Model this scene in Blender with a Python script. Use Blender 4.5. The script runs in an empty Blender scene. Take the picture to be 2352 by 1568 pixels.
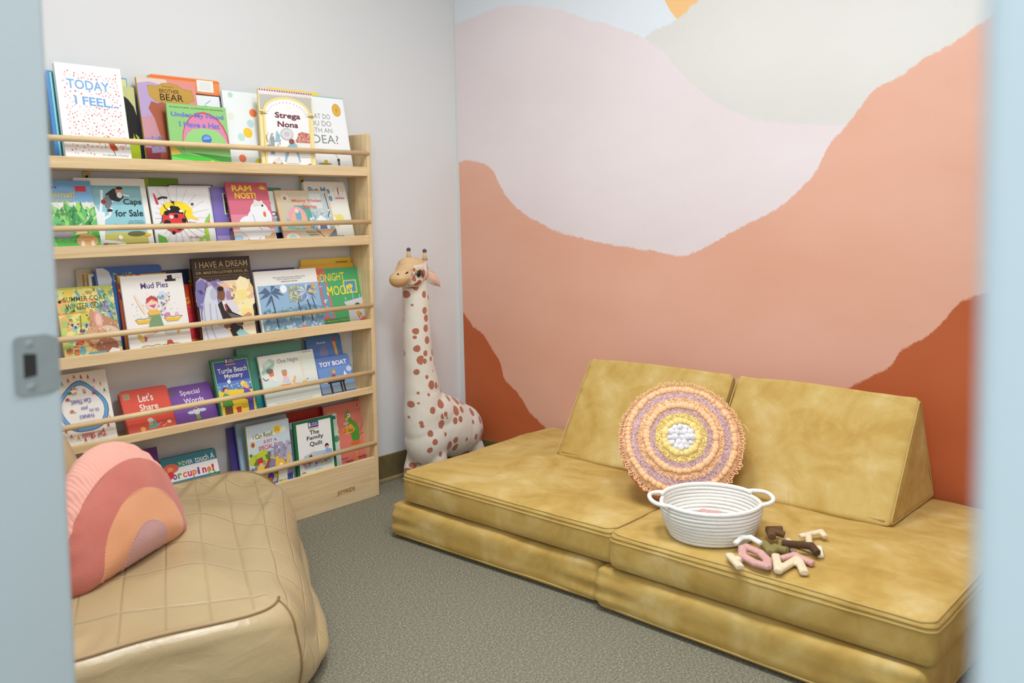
import bpy, bmesh, math, random
from mathutils import Vector, Matrix, noise
from mathutils.bvhtree import BVHTree
random.seed(7)
PI = math.pi
SC = bpy.context.scene
COL = SC.collection

# ---------------------------------------------------------------- camera, world, lights, exposure
cam = bpy.data.cameras.new('camera')
cam_ob = bpy.data.objects.new('camera', cam); COL.objects.link(cam_ob)
right = Vector((0.66532949, -0.74640049, -0.01493215))
up = Vector((0.06052305, 0.03399198, 0.99758784))
fwd = Vector((0.74409248, 0.66462835, -0.06779030))
M = Matrix((right, up, -fwd)).transposed().to_4x4()
M.translation = Vector((-2.66919515, -2.69286434, 1.05969869))
cam_ob.matrix_world = M
cam.sensor_width = 36.0
cam.lens = 2031.2469 / 2352 * 36.0
cam.shift_x = 0.0
cam.shift_y = -(784 - 626.2249) / 2352
cam.clip_start = 0.02
cam.dof.use_dof = True
cam.dof.focus_distance = 2.85
cam.dof.aperture_fstop = 3.6
SC.camera = cam_ob

world = bpy.data.worlds.new('world'); SC.world = world; world.use_nodes = True
bg = world.node_tree.nodes['Background']
bg.inputs[0].default_value = (0.70, 0.86, 1.0, 1); bg.inputs[1].default_value = 0.62

def area(name, loc, size, size_y, power, color, rot=(0, 0, 0), spread=180):
    l = bpy.data.lights.new(name, 'AREA'); l.shape = 'RECTANGLE'; l.size = size; l.size_y = size_y
    l.energy = power; l.color = color; l.spread = math.radians(spread)
    o = bpy.data.objects.new(name, l); COL.objects.link(o); o.location = loc; o.rotation_euler = rot
    return o
area('ceiling_lamp', (-1.36, -1.25, 2.64), 0.58, 0.58, 15.0, (0.92, 0.97, 1.0), (0, 0, 0), 155)
area('ceiling_lamp', (-1.36, -2.30, 2.64), 0.58, 0.58, 13.0, (0.92, 0.97, 1.0), (0, 0, 0), 155)
area('hall_fill', (-3.6, -2.9, 1.9), 1.0, 1.0, 19, (0.90, 0.97, 1.0), (math.radians(62), 0, math.radians(-50)))  # unseen light added in the hall as fill through the doorway

vs = SC.view_settings
vs.view_transform = 'Standard'; vs.look = 'None'; vs.gamma = 1.0; vs.use_curve_mapping = False
vs.exposure = 0.53

# ---------------------------------------------------------------- helpers
def lin(c):
    r = []
    for v in c[:3]:
        v = v / 255.0
        r.append(v / 12.92 if v <= 0.04045 else ((v + 0.055) / 1.055) ** 2.4)
    return (r[0], r[1], r[2], 1.0)

class MB:
    def __init__(s): s.v = []; s.f = []; s.c = []; s.m = []
    def add(s, vs, fs, col=None, mat=0):
        n = len(s.v); s.v += [tuple(v) for v in vs]
        for f in fs: s.f.append([i + n for i in f]); s.c.append(col); s.m.append(mat)
    def box(s, a, b, col=None, mat=0):
        x0, y0, z0 = a; x1, y1, z1 = b
        s.add([(x0,y0,z0),(x1,y0,z0),(x1,y1,z0),(x0,y1,z0),(x0,y0,z1),(x1,y0,z1),(x1,y1,z1),(x0,y1,z1)],
              [(0,3,2,1),(4,5,6,7),(0,1,5,4),(1,2,6,5),(2,3,7,6),(3,0,4,7)], col, mat)
    def tube(s, pts, r, seg=10, closed=False, cap=True, col=None, mat=0):
        P = [Vector(p) for p in pts]; n = len(P); V = []; F = []
        R = r if isinstance(r, (list, tuple)) else [r] * n
        ref = None
        for i, p in enumerate(P):
            if closed: t = P[(i+1) % n] - P[i-1]
            else: t = P[min(i+1, n-1)] - P[max(i-1, 0)]
            if t.length < 1e-9: t = Vector((0,0,1))
            t.normalize()
            if ref is None:
                ref = t.cross(Vector((0,0,1)))
                if ref.length < .1: ref = t.cross(Vector((1,0,0)))
            ref = ref - t * ref.dot(t)
            if ref.length < 1e-6: ref = t.orthogonal()
            ref.normalize(); b = t.cross(ref)
            for k in range(seg):
                a = 2*PI*k/seg
                V.append(p + (ref*math.cos(a) + b*math.sin(a)) * R[i])
        for i in range(n if closed else n-1):
            j = (i+1) % n
            for k in range(seg):
                k2 = (k+1) % seg
                F.append((i*seg+k, i*seg+k2, j*seg+k2, j*seg+k))
        if cap and not closed:
            F.append(tuple(range(seg-1, -1, -1))); F.append(tuple((n-1)*seg+k for k in range(seg)))
        s.add(V, F, col, mat)
    def ball(s, c, r, seg=10, rings=6, rot=None, col=None, mat=0):
        r = (r, r, r) if not isinstance(r, (tuple, list)) else r
        V = []; F = []
        for i in range(rings+1):
            th = PI*i/rings
            for k in range(seg):
                a = 2*PI*k/seg
                q = Vector((r[0]*math.sin(th)*math.cos(a), r[1]*math.sin(th)*math.sin(a), r[2]*math.cos(th)))
                if rot is not None: q = rot @ q
                V.append(q + Vector(c))
        for i in range(rings):
            for k in range(seg):
                k2 = (k+1) % seg
                F.append((i*seg+k, (i+1)*seg+k, (i+1)*seg+k2, i*seg+k2))
        s.add(V, F, col, mat)
    def build(s, name, mats, parent=None, smooth=False, loc=None):
        me = bpy.data.meshes.new(name); me.from_pydata(s.v, [], s.f)
        if not isinstance(mats, (list, tuple)): mats = [mats]
        for m in mats: me.materials.append(m)
        me.polygons.foreach_set('material_index', s.m)
        if smooth: me.polygons.foreach_set('use_smooth', [True]*len(me.polygons))
        if any(c is not None for c in s.c):
            at = me.color_attributes.new('Col', 'FLOAT_COLOR', 'CORNER')
            buf = []
            for f, c in zip(s.f, s.c): buf += list(c if c is not None else (1,1,1,1)) * len(f)
            at.data.foreach_set('color', buf)
        me.update()
        o = bpy.data.objects.new(name, me); COL.objects.link(o)
        if parent is not None: o.parent = parent
        if loc is not None: o.location = loc
        return o

def tag(o, label=None, cat=None, group=None, kind=None):
    if label: o['label'] = label
    if cat: o['category'] = cat
    if group: o['group'] = group
    if kind: o['kind'] = kind
    return o
def thing(name, label, cat, loc=(0,0,0), rot=(0,0,0), group=None):
    o = bpy.data.objects.new(name, None); COL.objects.link(o); o.location = loc; o.rotation_euler = rot
    o.empty_display_size = 0.05
    return tag(o, label, cat, group)
def nz(p, s, seed=0.0):
    return noise.noise(Vector((p[0]*s + seed, p[1]*s + seed*1.7, p[2]*s - seed)))
def sstep(a, b, x):
    t = max(0.0, min(1.0, (x-a)/(b-a))); return t*t*(3-2*t)

# ---------------------------------------------------------------- materials
class NT:
    def __init__(s, name):
        s.mat = bpy.data.materials.new(name); s.mat.use_nodes = True
        s.t = s.mat.node_tree; s.N = s.t.nodes; s.L = s.t.links
        s.b = s.N['Principled BSDF']
    def n(s, typ, **kw):
        nd = s.N.new(typ)
        for k, v in kw.items():
            if k.startswith('i_'):
                key = k[2:]; key = int(key) if key.isdigit() else key.replace('_', ' ')
                nd.inputs[key].default_value = v
            else: setattr(nd, k, v)
        return nd
    def l(s, a, b): s.L.new(a, b)
    def math(s, op, a, b=None, c=None):
        nd = s.N.new('ShaderNodeMath'); nd.operation = op
        for i, v in enumerate((a, b, c)):
            if v is None: continue
            if isinstance(v, (int, float)): nd.inputs[i].default_value = v
            else: s.l(v, nd.inputs[i])
        return nd.outputs[0]
    def mix(s, f, a, b):
        nd = s.N.new('ShaderNodeMix'); nd.data_type = 'RGBA'
        for sock, v in ((nd.inputs[0], f), (nd.inputs[6], a), (nd.inputs[7], b)):
            if isinstance(v, (int, float)): sock.default_value = v
            elif isinstance(v, tuple): sock.default_value = v
            else: s.l(v, sock)
        return nd.outputs[2]
    def coords(s, kind='Object', scale=(1,1,1), rot=(0,0,0)):
        tc = s.n('ShaderNodeTexCoord'); mp = s.n('ShaderNodeMapping')
        mp.inputs['Scale'].default_value = scale; mp.inputs['Rotation'].default_value = rot
        s.l(tc.outputs[kind], mp.inputs[0]); return mp.outputs[0]
    def noise(s, vec, scale, detail=3, rough=.5, dist=0):
        nd = s.n('ShaderNodeTexNoise'); nd.inputs['Scale'].default_value = scale; nd.inputs['Detail'].default_value = detail
        nd.inputs['Roughness'].default_value = rough; nd.inputs['Distortion'].default_value = dist
        if vec is not None: s.l(vec, nd.inputs['Vector'])
        return nd.outputs[0]
    def ramp(s, f, stops, interp='LINEAR'):
        nd = s.n('ShaderNodeValToRGB'); r = nd.color_ramp; r.interpolation = interp
        while len(r.elements) < len(stops): r.elements.new(0.5)
        for e, (p, c) in zip(r.elements, stops): e.position = p; e.color = c
        s.l(f, nd.inputs[0]); return nd.outputs[0]
    def bump(s, h, dist=.002, strength=1.0):
        nd = s.n('ShaderNodeBump'); nd.inputs['Distance'].default_value = dist; nd.inputs['Strength'].default_value = strength
        s.l(h, nd.inputs['Height']); s.l(nd.outputs[0], s.b.inputs['Normal']); return nd
    def base(s, c):
        if isinstance(c, tuple): s.b.inputs['Base Color'].default_value = c
        else: s.l(c, s.b.inputs['Base Color'])
    def setp(s, **kw):
        for k, v in kw.items(): s.b.inputs[k.replace('_', ' ')].default_value = v

def simple(name, c, rough=.6, bump=None, var=.06, scale=30, **kw):
    m = NT(name); co = m.coords('Object')
    n = m.noise(co, scale, 3)
    c0 = lin(c); d = tuple(v*(1-var*2) for v in c0[:3]) + (1,); h = tuple(min(1, v*(1+var)) for v in c0[:3]) + (1,)
    m.base(m.ramp(n, [(.3, d), (.7, h)])); m.setp(Roughness=rough, **kw)
    if bump: m.bump(m.noise(co, bump[0], 4), bump[1], bump[2] if len(bump) > 2 else 1)
    return m.mat

def paint(name, c):
    m = NT(name); co = m.coords('Object'); m.base(lin(c)); m.setp(Roughness=.7)
    m.bump(m.noise(co, 260, 2), .0006, .5); return m.mat

def wood(name, along, c0=(214,178,126), c1=(232,206,160)):
    m = NT(name)
    sc = {'x': (1.2, 14, 26), 'z': (22, 22, 1.0)}[along]
    co = m.coords('Object', sc)
    n = m.noise(co, 1.6, 5, .6, .9)
    fine = m.noise(m.coords('Object', {'x': (3, 60, 160), 'z': (150, 60, 3)}[along]), 2.0, 3)
    # glued staves along the board, each a slightly different tone
    st = m.n('ShaderNodeTexBrick'); st.offset = .37
    mp = m.coords('Object', (1,1,1), (PI/2, 0, 0) if along == 'x' else (PI/2, PI/2, 0))
    m.l(mp, st.inputs['Vector'])
    for k, v in (('Scale', 1.0), ('Mortar Size', 0.0), ('Brick Width', .43), ('Row Height', .045), ('Bias', 0.0)): st.inputs[k].default_value = v
    st.inputs['Color1'].default_value = (.93,.93,.93,1); st.inputs['Color2'].default_value = (1.04,1.02,1.0,1)
    a = m.ramp(n, [(.28, lin(c0)), (.5, lin(c1)), (.62, lin((238,214,172))), (.8, lin((222,188,138)))])
    b = m.mix(.25, a, m.ramp(fine, [(.35, lin((206,168,116))), (.65, lin((240,218,178)))]))
    mul = m.n('ShaderNodeMix'); mul.data_type = 'RGBA'; mul.blend_type = 'MULTIPLY'; mul.inputs[0].default_value = 1
    m.l(b, mul.inputs[6]); m.l(st.outputs[0], mul.inputs[7])
    m.base(mul.outputs[2]); m.setp(Roughness=.45); m.bump(fine, .0004, .4)
    return m.mat

def velvet():
    m = NT('mustard_velvet'); co = m.coords('Object')
    n = m.noise(co, 3.4, 4, .55, 1.6); n2 = m.noise(m.coords('Object', (1.4, 1, 1.6)), 8, 5, .6, 1.0)
    s_ = m.math('ADD', m.math('MULTIPLY', n, .6), m.math('MULTIPLY', n2, .4))
    m.base(m.ramp(s_, [(.36, lin((174,138,64))), (.46, lin((188,154,80))), (.55, lin((197,167,98))), (.65, lin((210,186,130)))]))
    m.setp(Roughness=.85); m.b.inputs['Sheen Weight'].default_value = .25; m.b.inputs['Sheen Roughness'].default_value = .4
    m.b.inputs['Sheen Tint'].default_value = lin((240,215,150))
    m.bump(m.noise(co, 420, 2), .0006, .5); return m.mat

def carpet_mat():
    m = NT('grey_carpet'); co = m.coords('Object')
    v = m.n('ShaderNodeTexVoronoi'); v.inputs['Scale'].default_value = 230; m.l(co, v.inputs['Vector'])
    n = m.noise(co, 185, 6, .85); big = m.noise(co, 6, 3)
    c = m.ramp(n, [(.38, lin((50,50,40))), (.46, lin((108,106,88))), (.54, lin((134,131,112))), (.65, lin((206,202,182)))])
    c = m.mix(m.math('MULTIPLY', big, .35), c, lin((136,128,112)))
    m.base(c); m.setp(Roughness=.95)
    h = m.math('ADD', m.math('MULTIPLY', v.outputs[0], .25), n)
    m.bump(h, .0022, .6); return m.mat

def print_mat(name='printed_paper', rough=.32):
    m = NT(name); a = m.n('ShaderNodeVertexColor'); a.layer_name = 'Col'
    m.base(a.outputs[0]); m.setp(Roughness=rough); return m.mat

def leather():
    m = NT('tan_leatherette'); co = m.coords('Object')
    n = m.noise(co, 2.5, 3)
    m.base(m.ramp(n, [(.3, lin((180,157,116))), (.7, lin((194,172,132)))])); m.setp(Roughness=.29)
    g = m.n('ShaderNodeTexVoronoi'); g.inputs['Scale'].default_value = 320; m.l(co, g.inputs['Vector'])
    # stitched quilting read from the surface's own coordinates
    uv = m.n('ShaderNodeAttribute'); uv.attribute_name = 'quilt'
    sp = m.n('ShaderNodeSeparateXYZ'); m.l(uv.outputs['Vector'], sp.inputs[0])
    def groove(x, w):
        f = m.math('FRACT', x); d = m.math('ABSOLUTE', m.math('SUBTRACT', f, .5))
        return m.math('SMOOTH_MIN', m.math('DIVIDE', m.math('SUBTRACT', .5, d), w), 1.0, .4)
    q = m.math('MULTIPLY', groove(sp.outputs[0], .035), groove(sp.outputs[1], .05))
    q = m.math('MULTIPLY_ADD', m.math('SUBTRACT', q, 1.0), sp.outputs[2], 1.0)
    cr = m.noise(m.coords('Object', (1, 1, 2.2)), 9, 3, .6, 2.0)
    h = m.math('ADD', m.math('MULTIPLY', q, 1.0), m.math('ADD', m.math('MULTIPLY', cr, .7), m.math('MULTIPLY', g.outputs[0], .06)))
    m.bump(h, .0045, .55); return m.mat

def fabric_bands(name, bands, bump_scale=500):
    """rings by distance from the object origin in its XZ plane"""
    m = NT(name); tc = m.n('ShaderNodeTexCoord'); sp = m.n('ShaderNodeSeparateXYZ'); m.l(tc.outputs['Object'], sp.inputs[0])
    cb = m.n('ShaderNodeCombineXYZ'); m.l(sp.outputs[0], cb.inputs[0]); m.l(m.math('MULTIPLY', m.math('SUBTRACT', sp.outputs[2], .01), .93), cb.inputs[1])
    ln = m.n('ShaderNodeVectorMath'); ln.operation = 'LENGTH'; m.l(cb.outputs[0], ln.inputs[0])
    r = ln.outputs['Value']
    st = []; stp = 0
    for rad, c in bands: st.append((stp, lin(c))); stp = rad/.4
    c = m.ramp(m.math('DIVIDE', r, .4), st, 'CONSTANT')
    n = m.noise(tc.outputs['Object'], 14, 4)
    c = m.mix(m.math('MULTIPLY', n, .22), c, lin((250,200,185)))
    m.base(c); m.setp(Roughness=.9); m.b.inputs['Sheen Weight'].default_value = .25
    outer = m.math('GREATER_THAN', r, bands[-2][0])
    rib = m.n('ShaderNodeTexWave'); rib.inputs['Scale'].default_value = 38; rib.bands_direction = 'X'
    m.l(tc.outputs['Object'], rib.inputs['Vector'])
    h = m.math('ADD', m.math('MULTIPLY', m.math('MULTIPLY', rib.outputs['Fac'], outer), .8), m.noise(tc.outputs['Object'], bump_scale, 2))
    m.bump(h, .0016, .8)
    return m.mat

def giraffe_mat():
    m = NT('giraffe_plush'); co = m.coords('Object', (1, .30, .80), (0, 0, .35))
    v = m.n('ShaderNodeTexVoronoi'); v.inputs['Scale'].default_value = 29; v.inputs['Randomness'].default_value = .85
    m.l(co, v.inputs['Vector'])
    sp = m.n('ShaderNodeSeparateColor'); m.l(v.outputs['Color'], sp.inputs[0])
    th = m.math('MULTIPLY_ADD', sp.outputs[0], .24, .285)
    d = m.math('SUBTRACT', th, m.math('ADD', v.outputs['Distance'], m.math('MULTIPLY', m.noise(co, 40, 2), .12)))
    f = m.math('MULTIPLY', d, 60); cl = m.n('ShaderNodeClamp'); m.l(f, cl.inputs[0])
    m.base(m.mix(cl.outputs[0], lin((228,221,208)), lin((178,108,84)))); m.setp(Roughness=.9); m.b.inputs['Sheen Weight'].default_value = .3
    m.bump(m.noise(co, 700, 2), .0008, .6); return m.mat

def rope_mat():
    m = NT('white_cotton_rope'); co = m.coords('Object')
    w = m.noise(m.coords('Object', (1, 1, 1)), 330, 2, .6)
    m.base(lin((240,237,230))); m.setp(Roughness=.85); m.bump(w, .0022, .9); return m.mat

def felt(name, c): return simple(name, c, .95, (500, .0012, .8), .07, 160)

def mural_mat():
    m = NT('painted_desert_mural'); g = m.n('ShaderNodeNewGeometry'); sp = m.n('ShaderNodeSeparateXYZ'); m.l(g.outputs['Position'], sp.inputs[0])
    y, z = sp.outputs[1], sp.outputs[2]
    W = 3.4
    t = m.math('DIVIDE', y, -W)
    nb = m.noise(m.coords('Object', (1, 1, 1)), 55, 6, .75)
    nw = m.noise(m.coords('Object', (1, 1, 1)), 7, 3, .6)
    jit = m.math('ADD', m.math('MULTIPLY_ADD', nb, .030, -.015), m.math('MULTIPLY_ADD', nw, .03, -.015))
    zz = m.math('ADD', z, jit)
    def below(pts, soft=.007):
        fc = m.n('ShaderNodeFloatCurve'); cu = fc.mapping.curves[0]
        pts = sorted((-a / W, b / 2.6) for a, b in pts)
        while len(cu.points) < len(pts): cu.points.new(.5, .5)
        for p, (a, b) in zip(cu.points, pts): p.location = (a, b); p.handle_type = 'AUTO_CLAMPED'
        fc.mapping.update(); m.l(t, fc.inputs['Value'])
        d = m.math('SUBTRACT', m.math('MULTIPLY', fc.outputs[0], 2.6), zz)
        c = m.n('ShaderNodeClamp'); m.l(m.math('MULTIPLY_ADD', d, 1/soft, .5), c.inputs[0]); return c.outputs[0]
    pink = [(0,1.85),(-.123,1.863),(-.222,1.882),(-.385,1.866),(-.559,1.825),(-.702,1.765),(-.838,1.714),(-.948,1.663),(-1.019,1.613),(-1.088,1.531),(-1.188,1.447),(-1.284,1.381),(-1.376,1.345),(-1.522,1.32),(-1.664,1.312),(-2.2,1.3),(-3.4,1.3)]
    cream = [(0,.6),(-.80,.6),(-.90,1.55),(-.948,1.663),(-1.089,1.713),(-1.169,1.758),(-1.4,1.87),(-1.7,1.98),(-2.1,2.02),(-2.6,1.95),(-3.4,1.8)]
    coral = [(0,1.281),(-.134,1.271),(-.207,1.236),(-.254,1.163),(-.324,1.091),(-.459,1.017),(-.589,.975),(-.792,.939),(-.98,.916),(-1.087,.901),(-1.188,.934),(-1.316,1.0),(-1.437,1.056),(-1.509,1.112),(-1.578,1.183),(-1.612,1.254),(-1.664,1.309),(-1.721,1.375),(-1.746,1.404),(-1.808,1.429),(-1.878,1.47),(-1.968,1.518),(-2.054,1.569),(-2.4,1.72),(-3.4,1.8)]
    tl = [(0,.66),(-.036,.628),(-.079,.583),(-.142,.551),(-.19,.496),(-.234,.446),(-.257,.375),(-.332,.321),(-.401,.25),(-.48,.2),(-.7,.02),(-3.4,0)]
    tr = [(0,0),(-1.2,.0),(-1.4,.34),(-1.585,.452),(-1.679,.512),(-1.744,.553),(-1.809,.599),(-1.825,.636),(-1.867,.663),(-1.902,.691),(-1.948,.738),(-1.981,.783),(-2.015,.803),(-2.06,.82),(-2.5,.9),(-3.4,.95)]
    c = lin((222,228,234))
    # the sun's disc
    dy = m.math('ADD', y, 1.265); dz = m.math('SUBTRACT', z, 1.875)
    r = m.math('SQRT', m.math('ADD', m.math('MULTIPLY', dy, dy), m.math('MULTIPLY', dz, dz)))
    c = m.mix(m.math('LESS_THAN', m.math('ADD', r, m.math('MULTIPLY', jit, .3)), .25), c, lin((240,192,130)))
    wash = m.noise(m.coords('Object', (1, .8, 1.6)), 1.7, 3, .5)
    def w(a, b): return m.ramp(wash, [(.35, lin(a)), (.65, lin(b))])
    c = m.mix(below(cream), c, w((214,211,206), (220,217,212)))
    c = m.mix(below(pink), c, w((224,211,213), (230,219,221)))
    c = m.mix(below(coral), c, w((221,165,140), (227,174,152)))
    c = m.mix(below(tl), c, w((184,90,44), (194,100,54)))
    c = m.mix(below(tr), c, w((180,86,40), (190,96,50)))
    # wallpaper stops a little short of the corner
    lim = m.math('MULTIPLY_ADD', z, .0136, -.0325)
    c = m.mix(m.math('GREATER_THAN', y, lim), c, lin((214,216,214)))
    m.base(c); m.setp(Roughness=.62); m.bump(m.noise(m.coords('Object'), 300, 2), .0006, .4)
    return m.mat

M_wall = paint('white_wall_paint', (224,225,226))
M_ceil = paint('white_ceiling', (232,232,230))
M_mural = mural_mat()
M_carpet = carpet_mat()
M_base = simple('brown_vinyl_baseboard', (112,97,62), .5)
M_carpet_edge = simple('carpet_edge_binding', (158,136,98), .9, (300, .001))
M_frame = paint('door_frame_paint', (176,186,188))
M_steel = simple('brushed_steel_plate', (150,158,158), .5, None, .03, 60, Metallic=.5)
M_dark = simple('dark_recess', (40,36,30), .8)
M_woodx = wood('pine_lengthwise', 'x'); M_woodz = wood('pine_upright', 'z')
M_dowel = simple('pine_dowel', (228,200,154), .45, None, .05, 12)
M_velvet = velvet()
M_velvet_seam = simple('mustard_seam', (196,164,96), .7, (500, .0006), .05)
M_zip = simple('olive_zip_tape', (150,128,66), .7)
M_print = print_mat()
M_pages = simple('page_edges', (226,218,196), .8, None, .05, 300)
M_leather = leather()
M_leather_seam = simple('leather_seam', (138,110,70), .5)
M_rope = rope_mat()
M_giraffe = giraffe_mat()
M_plush = print_mat('plush_print', .9)
M_black = simple('black_glossy', (22,22,26), .15)
M_blacksoft = simple('black_thread', (24,20,18), .7)
M_greyfelt = felt('charcoal_felt', (84,84,98))
M_tanplush = felt('tan_plush', (214,180,136))
M_earpink = felt('pink_plush', (232,190,168))
M_cream_plush = felt('cream_plush', (226,220,208))
M_brass = simple('yellowed_plastic', (206,190,110), .5)

# ---------------------------------------------------------------- the room
def structure(name, mb, mat):
    o = mb.build(name, mat); o['kind'] = 'structure'; return o
XD = -2.280   # room face of the door wall
YF = -3.20; ZC = 2.72; DT = .095
JL, JR = -1.667, -2.622
m = MB(); m.box((-4.2, YF-.9, -.05), (.12, .12, 0)); structure('floor', m, M_carpet)
m = MB(); m.box((XD-DT, YF-.12, ZC), (.12, .12, ZC+.08)); structure('ceiling', m, M_ceil)
m = MB(); m.box((XD-DT, 0, 0), (.12, .12, ZC)); structure('wall_left', m, M_wall)
m = MB(); m.box((0, YF, 0), (.12, 0, ZC)); structure('wall_right', m, M_mural)
m = MB(); m.box((XD-DT, YF-.12, 0), (.12, YF, ZC)); structure('wall_front', m, M_wall)
m = MB()
m.box((XD-DT, JL+.03, 0), (XD, 0, ZC)); m.box((XD-DT, YF, 0), (XD, JR-.03, ZC)); m.box((XD-DT, JR-.03, 2.08), (XD, JL+.03, ZC))
structure('wall_door', m, M_wall)
# painted door frame: jambs and head
def rbox(a, b, r=.004, seg=2):
    bm = bmesh.new(); bmesh.ops.create_cube(bm, size=1)
    for v in bm.verts:
        v.co = Vector([(a[i]+b[i])/2 + v.co[i]*(b[i]-a[i]) for i in range(3)])
    bmesh.ops.bevel(bm, geom=bm.edges[:], offset=r, segments=seg, profile=.6, affect='EDGES')
    return bm
def bm_build(bm, name, mats, parent=None, smooth=True):
    me = bpy.data.meshes.new(name); bm.to_mesh(me); bm.free()
    if not isinstance(mats, (list, tuple)): mats = [mats]
    for mt in mats: me.materials.append(mt)
    if smooth: me.polygons.foreach_set('use_smooth', [True]*len(me.polygons))
    o = bpy.data.objects.new(name, me); COL.objects.link(o)
    if parent is not None: o.parent = parent
    return o
def wn(o):
    md = o.modifiers.new('wn', 'WEIGHTED_NORMAL'); md.keep_sharp = True; return o
o = wn(bm_build(rbox((XD-DT-.012, JL, 0), (XD+.004, JL+.032, 2.11), .006), 'trim_1', M_frame)); o['kind'] = 'structure'
o = wn(bm_build(rbox((XD-DT-.012, JR-.032, 0), (XD+.004, JR, 2.11), .006), 'trim_2', M_frame)); o['kind'] = 'structure'
o = wn(bm_build(rbox((XD-DT-.012, JR, 2.08), (XD+.004, JL, 2.11), .004), 'trim_3', M_frame)); o['kind'] = 'structure'
# vinyl baseboards with the carpet's pale edge under them
for nm, a, b in (('baseboard_left', (XD, -.009, .012), (-.009, -.0, .106)), ('baseboard_right', (-.009, YF, .012), (0, 0, .106))):
    o = wn(bm_build(rbox(a, b, .003), nm, M_base)); o['kind'] = 'structure'
for nm, a, b in (('trim_4', (XD, -.016, 0), (-.009, -.001, .015)), ('trim_5', (-.016, YF, 0), (-.001, 0, .015))):
    o = wn(bm_build(rbox(a, b, .003), nm, M_carpet_edge)); o['kind'] = 'structure'
# ceiling troffers
M_glow = bpy.data.materials.new('lamp_diffuser'); M_glow.use_nodes = True
_b = M_glow.node_tree.nodes['Principled BSDF']; _b.inputs['Base Color'].default_value = (.9,.9,.88,1)
_b.inputs['Emission Color'].default_value = (1,.96,.9,1); _b.inputs['Emission Strength'].default_value = 2.0
for cx, cy, lb in ((-1.36, -1.25, 'square ceiling light above the bookshelf end of the room'), (-1.36, -2.30, 'square ceiling light nearer the front wall')):
    t = thing('ceiling_light', lb, 'light', (cx, cy, 2.72), group='ceiling lights')
    f = MB()
    for a, b in (((-.33,-.33,-.05),(.33,-.30,0)), ((-.33,.30,-.05),(.33,.33,0)), ((-.33,-.30,-.05),(-.30,.30,0)), ((.30,-.30,-.05),(.33,.30,0))): f.box(a, b)
    f.build('frame', M_ceil, t)
    d = MB(); d.box((-.30,-.30,-.045), (.30,.30,-.035)); d.build('diffuser', M_glow, t)

# strike plate let into the left jamb
t = thing('strike_plate', 'steel latch strike plate on the left door jamb', 'door hardware', (XD-.005, JL, .902))
bm = bmesh.new()
def plate_outline():
    w0, w1, h = -.040, .006, .0325; pts = []
    def arc(cx, cz, r, a0, a1):
        for k in range(6):
            a = math.radians(a0 + (a1-a0)*k/5); pts.append((cx + r*math.cos(a), cz + r*math.sin(a)))
    r = .006
    arc(w0+r, -h+r, r, 180, 270); pts.append((-.006, -h)); pts.append((w1, -h+.005)); pts.append((w1, h-.005)); pts.append((-.006, h)); arc(w0+r, h-r, r, 90, 180)
    return pts
po = plate_outline(); mp = MB(); n = len(po)
hx0, hx1, hz = -.031, -.0175, .0135
# plate as a ring around the latch hole
hole = [(hx0, -hz), (hx1, -hz), (hx1, hz), (hx0, hz)]
def ring(mb, outer, inner, y0, y1):
    # match outer points to inner by angle about hole centre
    c = (sum(p[0] for p in inner)/4, 0); m_ = len(outer)
    inn = []
    for p in outer:
        dx, dz = p[0]-c[0], p[1]-c[1]; sx = (hx1-hx0)/2; k = max(abs(dx)/sx, abs(dz)/hz); inn.append((c[0]+dx/k, c[1]+dz/k))
    V = [(p[0], y0, p[1]) for p in outer] + [(p[0], y0, p[1]) for p in inn] + [(p[0], y1, p[1]) for p in outer] + [(p[0], y1, p[1]) for p in inn]
    F = []
    for i in range(m_):
        j = (i+1) % m_
        F += [(i, j, m_+j, m_+i), (2*m_+i, 3*m_+i, 3*m_+j, 2*m_+j), (i, 2*m_+i, 2*m_+j, j), (m_+i, m_+j, 3*m_+j, 3*m_+i)]
    mb.add(V, F)
ring(mp, po, hole, -.0022, -.0002); mp.build('plate', M_steel, t)
mh = MB(); mh.box((hx0, -.0010, -hz), (hx1, -.0004, hz)); o = mh.build('latch_hole', M_dark, t); o['label'] = 'dark latch hole'
for z in (-.0235, .0235):
    ms = MB(); ms.ball((-.024, -.0022, z), (.0042, .0010, .0042), 14, 6); ms.build('screw', M_steel, t, True)

# ---------------------------------------------------------------- bookshelf
SX1, SX0 = -.560, -2.05; SD = .12
LT = [1.2353, .9841, .6721, .4186, .1515]; LB = [1.2017, .9495, .6387, .3939, .0]; RZ = [1.2846, 1.0338, .7238, .4732, .2027]
ZF = [l + .010 for l in LB[:4]] + [.125]
shelf = thing('bookshelf', 'tall pine wall bookshelf with five tiers and front dowels', 'bookshelf', ((SX0+SX1)/2, -.06, 0))
ox, oy = (SX0+SX1)/2, -.06
def sp(a, b, name, mat, r=.002):
    a = (a[0]-ox, a[1]-oy, a[2]); b = (b[0]-ox, b[1]-oy, b[2])
    o = wn(bm_build(rbox(a, b, r), name, mat, shelf)); return o
for x0, x1 in ((SX1-.018, SX1), (SX0, SX0+.018)): sp((x0, -SD, 0), (x1, -.002, 1.3585), 'side_panel', M_woodz, .004)
for i in range(4):
    sp((SX0+.018, -SD, LB[i]), (SX1-.018, -SD+.014, LT[i]), 'front_rail', M_woodx)
    sp((SX0+.018, -SD+.014, LB[i]-.001), (SX1-.018, -.003, LB[i]+.009), 'shelf_board', M_woodx, .001)
o = sp((SX0+.018, -SD, .0), (SX1-.018, -SD+.014, LT[4]), 'base_panel', M_woodx)
sp((SX0+.018, -SD+.014, .112), (SX1-.018, -.003, .124), 'shelf_board', M_woodx, .001)
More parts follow.
